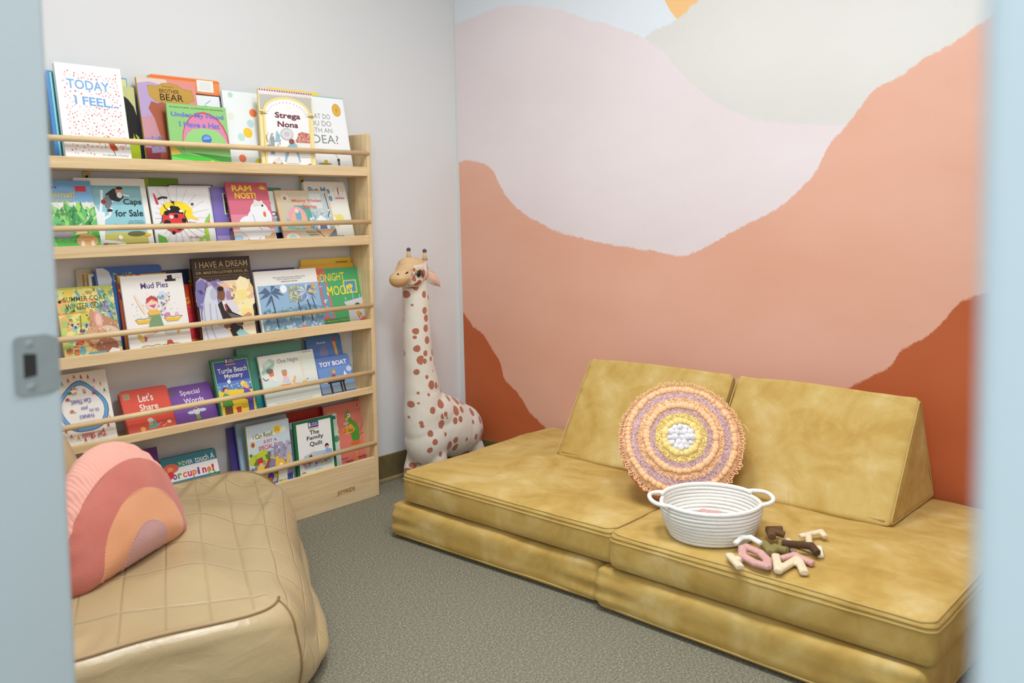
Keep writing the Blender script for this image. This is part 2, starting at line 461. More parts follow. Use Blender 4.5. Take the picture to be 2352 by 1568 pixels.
for i in range(5):
    m = MB(); m.tube([(SX0+.012-ox, -SD+.004-oy, RZ[i]), (SX1-.010-ox, -SD+.004-oy, RZ[i])], .0088, 16); m.build('dowel', M_dowel, shelf, True)

_tc = {}
def text_tris(s, bold=0.0, shear=0.0):
    key = (s, bold, shear)
    if key in _tc: return _tc[key]
    cu = bpy.data.curves.new('t', 'FONT'); cu.body = s; cu.size = 1; cu.resolution_u = 3; cu.offset = bold; cu.shear = shear
    cu.align_x = 'CENTER'; cu.space_line = .95
    ob = bpy.data.objects.new('t', cu)
    me = bpy.data.meshes.new_from_object(ob)
    V = [(v.co.x, v.co.y) for v in me.vertices]; F = [tuple(p.vertices) for p in me.polygons]
    bpy.data.objects.remove(ob); bpy.data.curves.remove(cu); bpy.data.meshes.remove(me)
    if not V: V = [(0,0)]
    x0 = min(v[0] for v in V); x1 = max(v[0] for v in V); y0 = min(v[1] for v in V); y1 = max(v[1] for v in V)
    V = [((v[0]-x0)/max(1e-6, x1-x0), (v[1]-y0)/max(1e-6, y1-y0)) for v in V]
    _tc[key] = (V, F); return V, F
# maker's mark burnt into the base panel
V, F = text_tris('JOYKIDS', .02)
m = MB(); m.add([(-.756+.08*a-ox, -SD-.0006-oy, .044+.019*b) for a, b in V], F); o = m.build('lettering', simple('burnt_lettering', (150,100,50), .7), shelf)
# anti tip brackets under the top shelf
for x in (-1.542, -.785):
    t = thing('wall_bracket', 'small yellowed wall bracket under the top shelf, %s' % ('near the door' if x < -1 else 'near the right side panel'), 'bracket', (x, -.001, 1.199))
    m = MB(); m.box((-.010, -.003, -.022), (.010, 0, 0)); m.box((-.010, -.016, -.003), (.010, -.003, 0)); m.build('plate', M_brass, t)
    m = MB(); m.ball((0, -.0035, -.014), (.004, .002, .004), 10, 5); o = m.build('screw', M_dark, t, True)

# ---------------------------------------------------------------- books
class Art:
    def __init__(s, w, h): s.w = w; s.h = h; s.k = 0; s.mb = MB()
    def _y(s): s.k += 1; return -.00010 - .00005*s.k
    def poly(s, pts, c):
        y = s._y(); s.mb.add([(max(0, min(1, p[0]))*s.w, y, max(0, min(1, p[1]))*s.h) for p in pts], [tuple(range(len(pts)))], lin(c))
    def r(s, x0, y0, x1, y1, c): s.poly([(x0,y0),(x1,y0),(x1,y1),(x0,y1)], c)
    def e(s, cx, cy, rx, ry, c, n=20):
        s.poly([(cx + rx*math.cos(2*PI*k/n), cy + ry*math.sin(2*PI*k/n)) for k in range(n)], c)
    def line(s, pts, wd, c):
        y = s._y(); asp = s.h/s.w
        for (a, b), (p, q) in zip(pts, pts[1:]):
            dx, dy = (p-a)*s.w, (q-b)*s.h; L = math.hypot(dx, dy) or 1; nx, ny = -dy/L*wd*s.w/2, dx/L*wd*s.w/2
            s.mb.add([(a*s.w+nx, y, b*s.h+ny), (a*s.w-nx, y, b*s.h-ny), (p*s.w-nx, y, q*s.h-ny), (p*s.w+nx, y, q*s.h+ny)], [(0,1,2,3)], lin(c))
    def t(s, txt, x0, y0, x1, y1, c, bold=0.0, rot=0, shear=0.0, up=0.0):
        V, F = text_tris(txt, bold, shear); y = s._y()
        P = []
        for a, b in V:
            if rot == 180: a, b = 1-a, 1-b
            if rot == 90: a, b = 1-b, a
            X = x0 + (x1-x0)*a; Y = y0 + (y1-y0)*b + up*(a)
            P.append((X*s.w, y, Y*s.h))
        s.mb.add(P, F, lin(c))
    def dots(s, seed, n, x0, y0, x1, y1, r, cols, jr=.5, asp=None):
        R = random.Random(seed); asp = asp or s.w/s.h
        y = s._y()
        for k in range(n):
            x = R.uniform(x0, x1); z = R.uniform(y0, y1); q = r*(1 + R.uniform(-jr, jr)); m_ = 6
            a0 = R.random()*PI; e = R.uniform(.6, 1.2)
            pts = [(max(0, min(1, x + q*math.cos(a0+2*PI*i/m_)))*s.w, y - .00001*(k % 8), max(0, min(1, z + q*e*asp*math.sin(a0+2*PI*i/m_)))*s.h) for i in range(m_)]
            s.mb.add(pts, [tuple(range(m_))], lin(R.choice(cols)))
    def leafs(s, seed, n, x0, y0, x1, y1, L, cols, ang=(0, 180)):
        R = random.Random(seed); y = s._y()
        for k in range(n):
            x = R.uniform(x0, x1); z = R.uniform(y0, y1); a = math.radians(R.uniform(*ang)); l = L*R.uniform(.6, 1.2)
            dx, dz = math.cos(a)*l, math.sin(a)*l*s.w/s.h; nx, nz_ = -math.sin(a)*l*.18, math.cos(a)*l*.18*s.w/s.h
            cl = lambda v: max(0, min(1, v)); yy = y-.00001*(k % 8)
            s.mb.add([(cl(x)*s.w, yy, cl(z)*s.h), (cl(x+dx/2+nx)*s.w, yy, cl(z+dz/2+nz_)*s.h), (cl(x+dx)*s.w, yy, cl(z+dz)*s.h), (cl(x+dx/2-nx)*s.w, yy, cl(z+dz/2-nz_)*s.h)], [(0,3,2,1)], lin(R.choice(cols)))

W_ = (246,246,244)
def a_pale(a):
    a.r(0,0,1,1,(120,170,210)); a.r(.012,.012,.988,.985,(226,230,160))
def a_frog(a):
    a.r(.0,.0,1,1,(206,206,140)); a.e(.62,.52,.42,.40,(28,24,20)); a.r(0,0,1,.34,(176,196,36)); a.e(.55,.34,.5,.12,(170,200,40)); a.e(.80,.40,.10,.07,(24,20,18)); a.e(.62,.44,.08,.05,(214,220,110)); a.line([(.7,.6),(.9,.45),(.95,.35)],.03,(24,20,18))
def a_teal(a):
    a.r(0,0,1,1,(36,140,160)); a.r(0,0,.07,1,(66,136,200)); a.r(.07,0,.10,1,(150,220,216)); a.dots(3,60,.16,.05,.5,.42,.02,[(110,70,50),(190,180,150),(40,90,60),(200,120,80)])
def a_today(a):
    a.r(0,0,1,1,W_)
    R = random.Random(5)
    pos = []
    for k in range(900):
        x, z = R.uniform(.10,.93), R.uniform(.11,.93)
        if .16 < x < .80 and .74 < z < .86: continue
        if .24 < x < .80 and .595 < z < .69: continue
        if .50 < x and z < .17: continue
        if .62 < x < .84 and .14 < z < .31: continue
        if all((x-p)**2 + ((z-q)*1.5)**2 > .0015 for p, q in pos): pos.append((x, z))
        if len(pos) > 250: break
    y = a._y()
    for i, (x, z) in enumerate(pos):
        c = R.choice([(226,120,130),(232,150,158),(214,80,96),(240,190,190),(222,100,90),(230,200,196)])
        q = R.uniform(.010,.015)
        a.mb.add([((x+q*math.cos(2*PI*k/7))*a.w, y-.00001*(i % 5), (z+q*.66*math.sin(2*PI*k/7))*a.h) for k in range(7)], [tuple(range(7))], lin(c))
        a.mb.add([((x+.35*q*math.cos(2*PI*k/5))*a.w, y-.00009, (z+.25*q*math.sin(2*PI*k/5))*a.h) for k in range(5)], [tuple(range(5))], lin(W_ if i % 3 else (190,60,70)))
    a.k += 2
    a.t('TODAY',.15,.755,.79,.85,(124,176,226),.018,0,0,-.01); a.t('I FEEL...',.24,.60,.90,.685,(120,170,224),.02,0,0,-.015)
    a.t('An Alphabet of Feelings',.55,.095,.95,.118,(110,110,120))
    a.poly([(.66,.23),(.72,.24),(.78,.20),(.80,.16),(.72,.15),(.69,.17)],(206,84,48)); a.e(.655,.285,.04,.03,(240,220,200)); a.line([(.66,.30),(.72,.27),(.76,.20)],.012,(60,50,60)); a.line([(.73,.15),(.75,.11)],.012,(120,120,120))
def a_bluethin(a): a.r(0,0,1,1,(52,110,196)); a.r(.03,0,1,.97,(60,120,90))
def a_bear(a):
    a.r(0,0,1,1,(206,150,160)); a.poly([(0,1),(0,.55),(.3,.6),(.5,.85),(.7,1)],(188,164,206)); a.poly([(0,.93),(0,1),(.7,1),(.45,.93),(.2,.96)],(226,206,196)); a.poly([(.5,1),(1,1),(1,.5),(.6,.7)],(228,148,142))
    a.r(0,0,.6,.33,(170,140,190)); a.r(0,0,1,.22,(150,60,70))
    a.poly([(.16,.92),(.34,.92),(.42,.955),(.56,.965),(.68,.95),(.78,.91),(.93,.90),(.96,.78),(.86,.76),(.8,.72),(.28,.74),(.18,.80)],(190,146,64))
    a.poly([(.17,.91),(.34,.91),(.42,.945),(.56,.955),(.68,.94),(.78,.90),(.92,.89),(.94,.785),(.86,.77),(.8,.73),(.29,.75),(.19,.80)],(198,156,72))
    a.t('BROTHER',.36,.845,.70,.89,(60,40,24),.005); a.t('BEAR',.36,.76,.76,.835,(44,28,18),.006); a.t("Disney's",.42,.905,.62,.93,(90,70,30))
    # plain brown hill shape in place of the figure
    a.poly([(.20,.0),(.28,.35),(.22,.55),(.14,.66),(.20,.74),(.30,.72),(.38,.74),(.5,.70),(.56,.5),(.52,0)],(176,96,70)); a.poly([(.10,.24),(.2,.34),(.3,.3),(.34,.18),(.1,.16)],(160,140,180)); a.dots(2,16,.05,.2,.3,.36,.02,[(150,110,90),(120,130,170)])
def a_orange(a):
    a.r(0,0,1,1,(244,148,84)); a.r(0,.965,1,1,(238,120,70)); a.poly([(.46,.84),(.99,.83),(1,.78),(.5,.79)],(112,52,44)); a.r(.66,.86,.90,.985,(246,244,240))
    for k in range(5): a.r(.70,.885+.018*k,.86,.888+.018*k,(190,190,190))
def a_white(a): a.r(0,0,1,1,(238,242,244)); a.line([(.55,.88),(.72,.94)],.02,(120,170,170)); a.line([(.5,.86),(.6,.86)],.02,(120,170,170)); a.r(.985,0,1,1,(100,130,190))
def a_hood(a):
    a.r(0,0,1,1,(150,206,128)); a.e(.60,.40,.40,.50,(206,72,96)); a.e(.595,.39,.385,.485,(224,140,176)); a.poly([(.22,.4),(.3,.55),(.4,.62),(.6,.64),(.8,.62),(.92,.5),(.99,.3),(.98,0),(.22,0)],(156,214,134))
    a.poly([(.22,.22),(1,.16),(1,0),(0,0),(0,.2)],(80,196,66)); a.poly([(.3,.25),(1,.2),(1,.05),(.85,.12)],(66,148,58)); a.poly([(0,.36),(.1,.30),(.16,.22),(0,.2)],(250,216,100)); a.poly([(.5,0),(.66,.14),(.78,.10),(1,.10),(1,0)],(250,220,70)); a.poly([(0,.18),(.5,.1),(.3,0),(0,0)],(120,214,100))
    a.e(.61,.47,.085,.075,(74,124,210)); a.e(.61,.50,.05,.03,(110,156,226)); a.line([(.55,.47),(.67,.49)],.02,(150,190,230))
    a.t('Under My Hood',.06,.78,.94,.87,(112,126,214),.03); a.t('I Have a Hat',.18,.645,.86,.73,(112,126,214),.03)
    a.t('BY KARLA KUSKIN   ILLUSTRATED BY FUMI KOSAKA',.05,.935,.95,.955,(70,100,60))
def a_dots(a):
    a.r(0,0,1,1,(240,245,246))
    for x, z, r, c in ((.72,.74,.095,(246,130,88)),(.62,.60,.09,(196,224,230)),(.52,.48,.115,(250,206,72)),(.34,.42,.09,(196,230,226)),(.80,.30,.10,(250,230,140)),(.30,.15,.09,(246,128,92)),(.70,.11,.085,(240,226,90)),(.15,.68,.08,(240,236,220)),(.2,.95,.06,(190,220,200))): a.e(x, z, r, r*a.w/a.h, c, 28)
def a_yellow(a): a.r(0,0,1,1,(252,222,60))
def a_strega(a):
    a.r(0,0,1,1,(250,234,176)); a.r(.02,.72,.98,.93,(198,198,186)); a.r(0,.93,1,1,(236,226,222))
    for k in range(22): a.e(.03+.045*k,.955,.018,.022,(250,244,240),8); a.e(.03+.045*k,.985,.015,.012,(170,100,140),8)
    a.poly([(.06,.06),(.06,.74)]+[(.5-.44*math.cos(PI*k/16),.72+.20*math.sin(PI*k/16)) for k in range(17)]+[(.94,.06)],(246,226,150))
    a.poly([(.10,.08),(.10,.73)]+[(.5-.40*math.cos(PI*k/16),.71+.18*math.sin(PI*k/16)) for k in range(17)]+[(.90,.08)],(248,249,250))
    for k in range(17):
        a0 = PI*(k+.5)/17; a.e(.5-.36*math.cos(a0),.68+.17*math.sin(a0),.009,.006,(130,130,130),5)
    a.r(.01,.69,.12,.705,(160,140,70)); a.r(.88,.69,1,.705,(160,140,70)); a.r(.0,.72,.12,.74,(250,232,170)); a.r(.88,.72,1,.74,(250,232,170))
    a.t('Strega',.27,.635,.74,.725,(112,44,66),.022); a.t('Nona',.31,.545,.69,.615,(112,44,66),.022)
    a.e(.47,.46,.12,.075,(200,200,202)); a.e(.47,.46,.10,.062,(224,224,226)); a.e(.47,.46,.05,.03,(206,206,208))
    a.r(.16,.20,.23,.42,(150,170,176)); a.leafs(4,26,.10,.26,.36,.46,.06,[(176,150,120),(150,150,130),(196,170,140),(120,150,140)],(0,360)); a.poly([(.25,.36),(.28,.50),(.34,.44),(.33,.36)],(150,200,220))
    a.poly([(.62,.38),(.74,.50),(.90,.48),(.90,.36),(.66,.36)],(206,130,116)); a.dots(9,40,.66,.37,.89,.48,.015,[(226,170,150),(180,90,80)]); a.r(.66,.18,.90,.36,(242,240,232)); a.r(.76,.24,.86,.30,(150,150,156))
    a.poly([(.40,.12),(.46,.30),(.56,.38),(.64,.34),(.70,.12)],(150,190,210)); a.e(.55,.37,.05,.035,(150,90,70)); a.poly([(.42,.10),(.50,.24),(.62,.24),(.68,.10)],(240,240,236)); a.poly([(.15,.08),(.3,.16),(.38,.08)],(196,110,70)); a.e(.28,.12,.08,.03,(230,230,220)); a.line([(.1,.085),(.45,.07),(.7,.06),(.9,.10)],.012,(110,60,50))
def a_idea(a):
    a.r(0,0,1,1,(246,248,249)); a.r(0,.985,1,1,(150,200,190)); a.e(.80,.83,.105,.085,(222,170,60),28); a.e(.80,.83,.085,.068,(232,184,80),28); a.e(.80,.83,.03,.03,(214,160,54))
    a.t('WHAT DO',.02,.70,.62,.765,(150,152,150)); a.t('YOU DO',.02,.605,.62,.675,(150,152,150)); a.t('WITH AN',.02,.52,.62,.58,(150,152,150)); a.t('IDEA?',.06,.38,.74,.49,(140,143,142))
    a.poly([(.50,.27),(.58,.31),(.66,.30),(.60,.25)],(170,174,174)); a.line([(.60,.26),(.66,.20)],.012,(170,170,168)); a.e(.36,.145,.045,.022,(226,180,50)); a.e(.33,.115,.16,.014,(150,170,60)); a.r(.64,.10,.69,.16,(110,110,96)); a.e(.665,.17,.035,.02,(70,60,50))
    a.t('Kobi Yamada / Mae Besom',.14,.075,.86,.09,(180,184,190)); a.line([(.86,.27),(.88,.29)],.012,(120,120,100))
def a_red(a): a.r(0,0,1,1,(200,50,52))
def a_animal(a):
    a.r(0,0,1,1,(150,196,130)); a.r(0,.68,1,1,(120,170,214)); a.r(0,.36,1,.70,(222,228,216))
    for k in range(14): a.poly([(.02+.072*k,.36),(.075+.072*k,.36),(.075+.072*k,.66),(.048+.072*k,.72),(.02+.072*k,.66)],(214,214,196) if k % 2 else (232,230,206))
    a.t('ly Animal!',.28,.74,.78,.85,(214,196,90),.02); a.r(.28,.72,.74,.735,(200,176,70)); a.t("Disney's",.40,.885,.58,.92,(30,40,60),.02)
    a.r(.80,.85,.93,.92,(206,40,50))
    a.leafs(11,150,.42,.30,.96,.56,.16,[(64,160,84),(96,190,104),(50,136,70),(150,210,110)],(20,160)); a.r(0,0,1,.30,(86,180,74)); a.leafs(12,60,0,.08,1,.28,.10,[(60,150,60),(120,206,96),(90,190,90)],(0,180))
    a.poly([(.30,.34),(.33,.50),(.38,.56),(.42,.44),(.42,.33)],(196,130,100)); a.e(.36,.36,.06,.05,(236,206,176)); a.e(.56,.28,.13,.07,(160,160,166)); a.e(.62,.34,.06,.05,(170,170,178)); a.e(.84,.18,.13,.09,(224,170,110)); a.poly([(.70,.26),(.80,.40),(.86,.28)],(240,206,170)); a.r(.76,.06,.80,.18,(244,226,196)); a.r(.88,.06,.92,.18,(244,226,196))
def a_caps(a):
    a.r(0,0,1,1,(244,242,236)); a.r(.09,.04,.92,.90,(150,206,218)); a.r(.09,.64,.92,.90,(136,188,196)); a.poly([(.09,.04),(.92,.04),(.92,.26),(.5,.27),(.09,.24)],(206,200,110)); a.r(.09,.04,.92,.12,(170,150,40))
    for pts, w in (([(.22,.06),(.26,.30),(.30,.55)],.12), ([(.28,.5),(.20,.66),(.14,.76)],.04), ([(.30,.55),(.34,.70),(.36,.84)],.035), ([(.28,.42),(.42,.5),(.46,.6)],.035), ([(.26,.4),(.16,.48),(.10,.56)],.04), ([(.30,.32),(.44,.34),(.52,.36)],.03), ([(.26,.16),(.44,.14),(.58,.11)],.04), ([(.48,.68),(.62,.78),(.74,.76)],.02)): a.line(pts, w, (240,244,246))
    a.e(.20,.50,.03,.025,(120,140,110)); a.e(.48,.36,.03,.02,(140,150,110)); a.e(.16,.8,.02,.015,(80,80,60)); a.e(.30,.08,.05,.05,(150,90,60))
    a.poly([(.40,.78),(.52,.86),(.62,.84),(.66,.74),(.58,.68),(.48,.70)],(36,36,40)); a.poly([(.36,.72),(.44,.78),(.48,.66),(.42,.58),(.38,.60)],(120,124,130)); a.e(.60,.82,.05,.045,(216,150,120)); a.e(.60,.77,.04,.04,(240,240,236)); a.e(.61,.865,.05,.02,(50,40,40)); a.e(.36,.68,.035,.03,(150,50,50)); a.e(.43,.565,.04,.02,(60,40,40)); a.e(.36,.315,.05,.018,(206,60,50))
    a.t('Caps',.64,.62,.90,.72,(24,40,48),.012); a.t('for Sale',.50,.48,.90,.57,(24,40,48),.012); a.t('Told and Pictured by\nESPHYR SLOBODKINA',.66,.38,.90,.43,(90,140,150)); a.e(.76,.245,.13,.035,(110,110,70)); a.e(.92,.225,.05,.02,(240,200,60)); a.e(.52,.2,.03,.03,(250,250,250))
def a_green2(a): a.r(0,0,1,1,(106,150,30)); a.r(0,0,.14,1,(160,182,50))
def a_darkframe(a): a.r(0,0,1,1,(70,34,50)); a.r(0,.0,.97,.985,(238,238,240)); a.r(0,.1,.96,.12,(150,110,200)); a.r(.92,.1,.935,.3,(150,110,200))
def a_lady(a):
    a.r(0,0,1,1,(240,240,242))
    for k in range(22):
        an = 2*PI*k/22; a.line([(.38+.22*math.cos(an),.50+.2*math.sin(an)),(.38+.6*math.cos(an),.50+.5*math.sin(an))] if 0 < .38+.6*math.cos(an) < 1 and 0 < .50+.5*math.sin(an) < 1 else [(.38+.22*math.cos(an),.50+.2*math.sin(an)),(.38+.34*math.cos(an),.50+.32*math.sin(an))],.008,(196,198,206))
    a.e(.40,.60,.27,.17,(250,222,50)); a.poly([(.3,.5),(.6,.5),(.76,.46),(.64,.56)],(250,222,50))
    a.e(.34,.46,.20,.19,(222,62,66)); a.poly([(.22,.58),(.32,.70),(.44,.68),(.52,.56),(.38,.58)],(26,24,26)); a.e(.28,.645,.025,.02,(250,250,250)); a.e(.47,.61,.03,.02,(250,250,250))
    for x, z, r in ((.23,.58,.04),(.22,.42,.06),(.40,.36,.06),(.38,.53,.035),(.50,.46,.04),(.30,.27,.03)): a.e(x, z, r, r*.9, (30,24,24))
    a.e(.30,.52,.035,.03,(250,220,216)); a.line([(.2,.72),(.22,.66),(.27,.62)],.012,(30,30,30)); a.line([(.33,.78),(.38,.70)],.012,(30,30,30)); a.line([(.06,.36),(.14,.46),(.16,.55)],.014,(60,70,90)); a.line([(.56,.42),(.52,.55),(.55,.62)],.014,(50,60,80))
    a.poly([(.06,.90),(.09,.72),(.13,.72),(.09,.86)],(214,50,66)); a.line([(.12,.80),(.2,.83),(.28,.82)],.03,(40,36,40)); a.e(.36,.75,.03,.02,(90,60,60)); a.e(.68,.72,.025,.02,(110,60,60))
    a.t('Red,',.58,.38,.70,.44,(190,90,100)); a.t('Bright',.56,.165,.74,.21,(190,90,100)); a.t('Nic Prouty',.30,.10,.56,.13,(140,140,146))
    a.poly([(.04,.26),(.16,.2),(.2,.04),(.1,.0),(.04,.1)],(110,190,70)); a.line([(.84,.0),(.86,.2),(.85,.36)],.06,(170,214,70)); a.line([(.66,.0),(.74,.16),(.86,.22)],.045,(170,214,70)); a.poly([(.84,.36),(.86,.46),(.96,.58),(.93,.40)],(150,206,80)); a.poly([(.88,.38),(.93,.48),(.93,.38)],(236,120,100)); a.e(.94,.38,.04,.012,(150,190,226))
def a_purple2(a):
    a.r(0,0,1,1,(132,118,192)); a.r(.0,0,1,.2,(176,160,214)); a.r(.28,.55,1,.90,(226,230,214)); a.r(.31,.565,1,.885,(44,70,40)); a.leafs(21,60,.34,.57,.95,.86,.10,[(120,160,70),(60,110,60),(160,180,110),(90,130,120)],(0,360)); a.e(.6,.75,.1,.04,(170,190,190))
    a.r(.34,.30,1,.50,(226,220,226)); a.r(.37,.31,1,.49,(130,60,150)); a.dots(22,20,.4,.33,.95,.47,.04,[(190,120,200),(150,80,170),(220,180,220)]); a.r(.36,.02,1,.27,(236,236,230)); a.dots(23,14,.4,.18,.95,.26,.04,[(206,50,60),(226,90,80)]); a.leafs(24,40,.4,.04,.95,.2,.1,[(80,140,80),(120,170,100),(170,190,180)],(40,140)); a.r(.75,.0,1,.52,(44,60,140))
def a_ram(a):
    a.r(0,0,1,1,(200,92,112)); a.r(0,.5,1,.72,(212,110,132)); a.r(0,.26,1,.5,(226,140,160)); a.r(0,0,1,.27,(236,226,220)); a.poly([(.1,.0),(.95,.0),(1,.22),(.7,.18),(.3,.06)],(214,180,140)); a.r(0,0,.2,.18,(170,206,230))
    a.t('RAM',.14,.86,.60,.955,(250,212,40),.03); a.t('NOST!',.18,.745,.68,.84,(250,212,40),.03); a.poly([(.76,.90)]+[(.86+.1*math.cos(PI*k/10),.89+.07*math.sin(PI*k/10)) for k in range(11)],(222,150,60)); a.poly([(.80,.90)]+[(.86+.06*math.cos(PI*k/10),.89+.04*math.sin(PI*k/10)) for k in range(11)],(250,220,80))
    for x, z, rx, rz in ((.70,.55,.22,.15),(.42,.32,.27,.16),(.60,.42,.22,.16),(.50,.16,.22,.12),(.78,.23,.12,.07),(.88,.46,.09,.12)): a.e(x, z, rx, rz, (238,240,244))
    a.poly([(.55,.62),(.62,.74),(.72,.70),(.80,.72),(.84,.64)],(226,222,216)); a.e(.79,.635,.024,.018,(24,24,28)); a.e(.81,.50,.035,.045,(226,120,60)); a.line([(.52,.5),(.56,.36),(.64,.3)],.014,(170,172,186)); a.line([(.86,.4),(.9,.34)],.012,(170,172,186)); a.line([(.3,.12),(.5,.08),(.62,.14)],.012,(160,150,140)); a.line([(.62,.3),(.7,.26)],.012,(170,172,186)); a.line([(.2,.22),(.3,.17),(.34,.1)],.01,(180,180,190))
def a_greentop(a): a.r(0,0,1,1,(236,240,236)); a.r(0,.94,1,1,(60,120,90)); a.t('?',.40,.66,.55,.76,(30,40,40),.02); a.t('OM',.50,.50,.95,.59,(110,30,60),.02); a.poly([(0,.2),(.3,.5),(1,.46),(1,.2)],(170,200,222)); a.r(0,0,1,.22,(70,66,180)); a.r(.6,0,1,.22,(20,24,60))
def a_molly(a):
    a.r(0,0,1,1,(222,190,150)); a.r(.06,.06,.62,.97,(206,196,170)); a.poly([(.30,.72),(.56,.72),(.70,.30),(.25,.28)],(96,170,150)); a.poly([(.12,.5),(.3,.3),(.2,.28),(.1,.3)],(140,186,180)); a.r(.60,.30,.98,.97,(190,204,206)); a.r(.56,.28,.96,.44,(110,160,196)); a.r(.62,.66,.84,.94,(216,222,218)); a.poly([(.60,.3),(.64,.5),(.98,.52),(.98,.3)],(170,200,216))
    a.e(.33,.50,.17,.20,(232,168,178)); a.e(.34,.45,.13,.16,(240,184,140)); a.e(.345,.53,.055,.12,(120,170,200)); a.poly([(.28,.3),(.32,.46),(.42,.44),(.46,.3)],(150,196,206)); a.e(.48,.36,.06,.08,(240,170,130)); a.e(.33,.62,.04,.04,(236,220,200))
    a.poly([(.66,.28),(.68,.46),(.76,.54),(.86,.46),(.90,.28)],(240,244,248)); a.poly([(.70,.28),(.72,.42),(.84,.40),(.84,.28)],(110,120,170)); a.line([(.93,.95),(.95,.6),(.9,.5)],.018,(110,96,90)); a.e(.16,.87,.07,.07,(226,206,186)); a.e(.16,.85,.03,.03,(150,110,90)); a.leafs(31,30,.56,.3,.68,.48,.06,[(226,240,240),(120,170,170)],(50,130)); a.dots(32,30,.6,.44,.95,.66,.014,[(236,244,246),(140,180,200)])
    a.t('Mainy Violet',.28,.765,.84,.84,(226,110,100),.02); a.t('Stories',.46,.66,.72,.74,(226,110,100),.02); a.t('Words by Linda\nAppleberry',.42,.15,.70,.24,(100,70,50)); a.t('Illustrated by\nFrances Vail',.50,.06,.72,.13,(120,90,60))
    a.poly([(.66,.0),(1,.28),(1,.0)],(120,124,120)); a.e(.16,.13,.15,.12,(236,170,170)); a.e(.16,.12,.12,.10,(246,230,190)); a.e(.16,.12,.08,.07,(170,220,214)); a.line([(.62,.27),(.76,.12)],.01,(130,110,100))
def a_putme(a):
    a.r(0,0,1,1,(238,238,228)); a.t('Put Me',.10,.80,.60,.91,(80,150,206),.03); a.t('in the',.2,.70,.42,.79,(80,150,206),.03); a.t('e',.55,.68,.63,.77,(80,150,206),.03)
    for k in range(14): a.e(.80+.11*math.cos(2*PI*k/14),.84+.085*math.sin(2*PI*k/14),.008,.006,(50,50,50),6)
    a.line([(.80,.78),(.80,.90)],.02,(170,40,40)); a.r(.70,.715,.92,.74,(214,150,150)); a.t('Beginner Books',.71,.72,.91,.735,(190,60,60))
    a.dots(41,30,.36,.30,.72,.45,.045,[(246,226,120),(250,236,150)]); a.e(.55,.38,.09,.05,(250,250,246)); a.e(.72,.40,.09,.07,(236,226,120)); a.dots(42,8,.4,.30,.75,.36,.02,[(220,80,60),(90,150,70)]); a.t('Lopshire',.26,.075,.74,.135,(60,60,60))
def a_summer(a):
    a.r(0,0,1,1,(236,224,140)); a.dots(51,170,.0,.45,1,.98,.07,[(236,214,96),(246,230,140),(214,206,90),(240,180,110),(170,200,120),(230,226,150),(150,200,190)]); a.dots(52,120,.0,.02,1,.45,.06,[(246,226,150),(150,206,190),(240,190,130),(190,214,120),(226,130,90),(120,190,200)]); a.r(0,.975,1,1,(206,206,70))
    a.leafs(53,60,.7,.6,1,.95,.12,[(110,170,170),(90,150,110),(150,200,190)],(0,360)); a.line([(.84,.8),(.92,.5),(.96,.2)],.05,(130,140,190)); a.line([(.78,.66),(.82,.78)],.08,(160,140,170))
    a.t('SUMMER COAT,',.12,.80,.88,.875,(70,80,50),.004); a.t('WINTER COAT',.14,.705,.84,.785,(70,80,50),.004); a.r(.06,.655,.50,.665,(220,110,90)); a.e(.05,.82,.03,.02,(50,30,30))
    for x, z, rx, rz, c in ((.72,.40,.27,.19,(196,140,104)),(.78,.30,.24,.16,(224,200,176)),(.60,.30,.2,.15,(206,150,114)),(.58,.34,.17,.13,(214,164,126)),(.74,.18,.2,.12,(170,110,84)),(.56,.60,.05,.10,(206,150,120)),(.66,.55,.075,.12,(224,164,146)),(.66,.54,.05,.09,(240,196,180))): a.e(x, z, rx, rz, c)
    a.leafs(54,90,.45,.1,.97,.55,.05,[(230,200,170),(170,116,90),(240,224,204),(190,140,110)],(150,330)); a.e(.56,.345,.04,.032,(240,236,226)); a.e(.565,.345,.026,.024,(34,24,40))
    a.dots(55,20,.22,.24,.36,.31,.02,[(214,60,60),(230,90,80)]); a.dots(56,10,.2,.4,.45,.56,.025,[(90,70,140),(110,60,120)]); a.line([(.38,.3),(.34,.45),(.36,.62)],.02,(150,130,60)); a.line([(.5,.2),(.4,.32),(.3,.38)],.03,(196,120,70))
    a.r(.40,.075,.70,.125,(80,176,190)); a.t('Scholastic',.46,.088,.60,.112,(30,50,60)); a.poly([(.70,.03),(.95,.03),(.95,.13),(.82,.16),(.74,.10)],(246,246,246))
def a_beige(a): a.r(0,0,1,1,(196,184,156)); a.r(.12,.03,1,.95,(222,196,140)); a.line([(.16,.05),(.16,.94)],.05,(170,120,70)); a.e(.5,.3,.2,.06,(210,206,200)); a.e(.4,.24,.14,.03,(90,80,90))
def a_photo(a): a.r(0,0,1,1,(226,226,222)); a.r(.08,.03,1,.97,(90,90,90)); a.r(.08,.03,1,.84,(140,170,196))
def a_david(a):
    a.r(0,0,1,1,(56,100,176)); a.poly([(.02,.99),(.12,.99),(.2,.95),(.24,.86),(.22,.80),(.1,.76),(.04,.74)],(206,214,224)); a.poly([(.06,.72),(.14,.80),(.24,.78),(.20,.70)],(170,190,216)); a.t('David Shannon',.26,.83,.78,.93,(170,206,120),.006); a.r(.34,.74,.8,.80,(220,190,60))
def a_orange3(a):
    a.r(0,0,1,1,(236,120,54)); a.r(0,.8,1,1,(230,190,50)); a.dots(61,24,.0,.76,.5,1,.035,[(200,60,50),(250,214,60),(120,90,60)]); a.r(0,.70,1,.80,(150,40,60)); a.line([(.04,.80),(.10,.6),(.20,.5),(.24,.2)],.025,(240,236,226)); a.line([(.12,.45),(.2,.3)],.03,(196,70,40)); a.r(0,0,1,.25,(240,158,62)); a.r(.0,0,.012,1,(150,50,50))
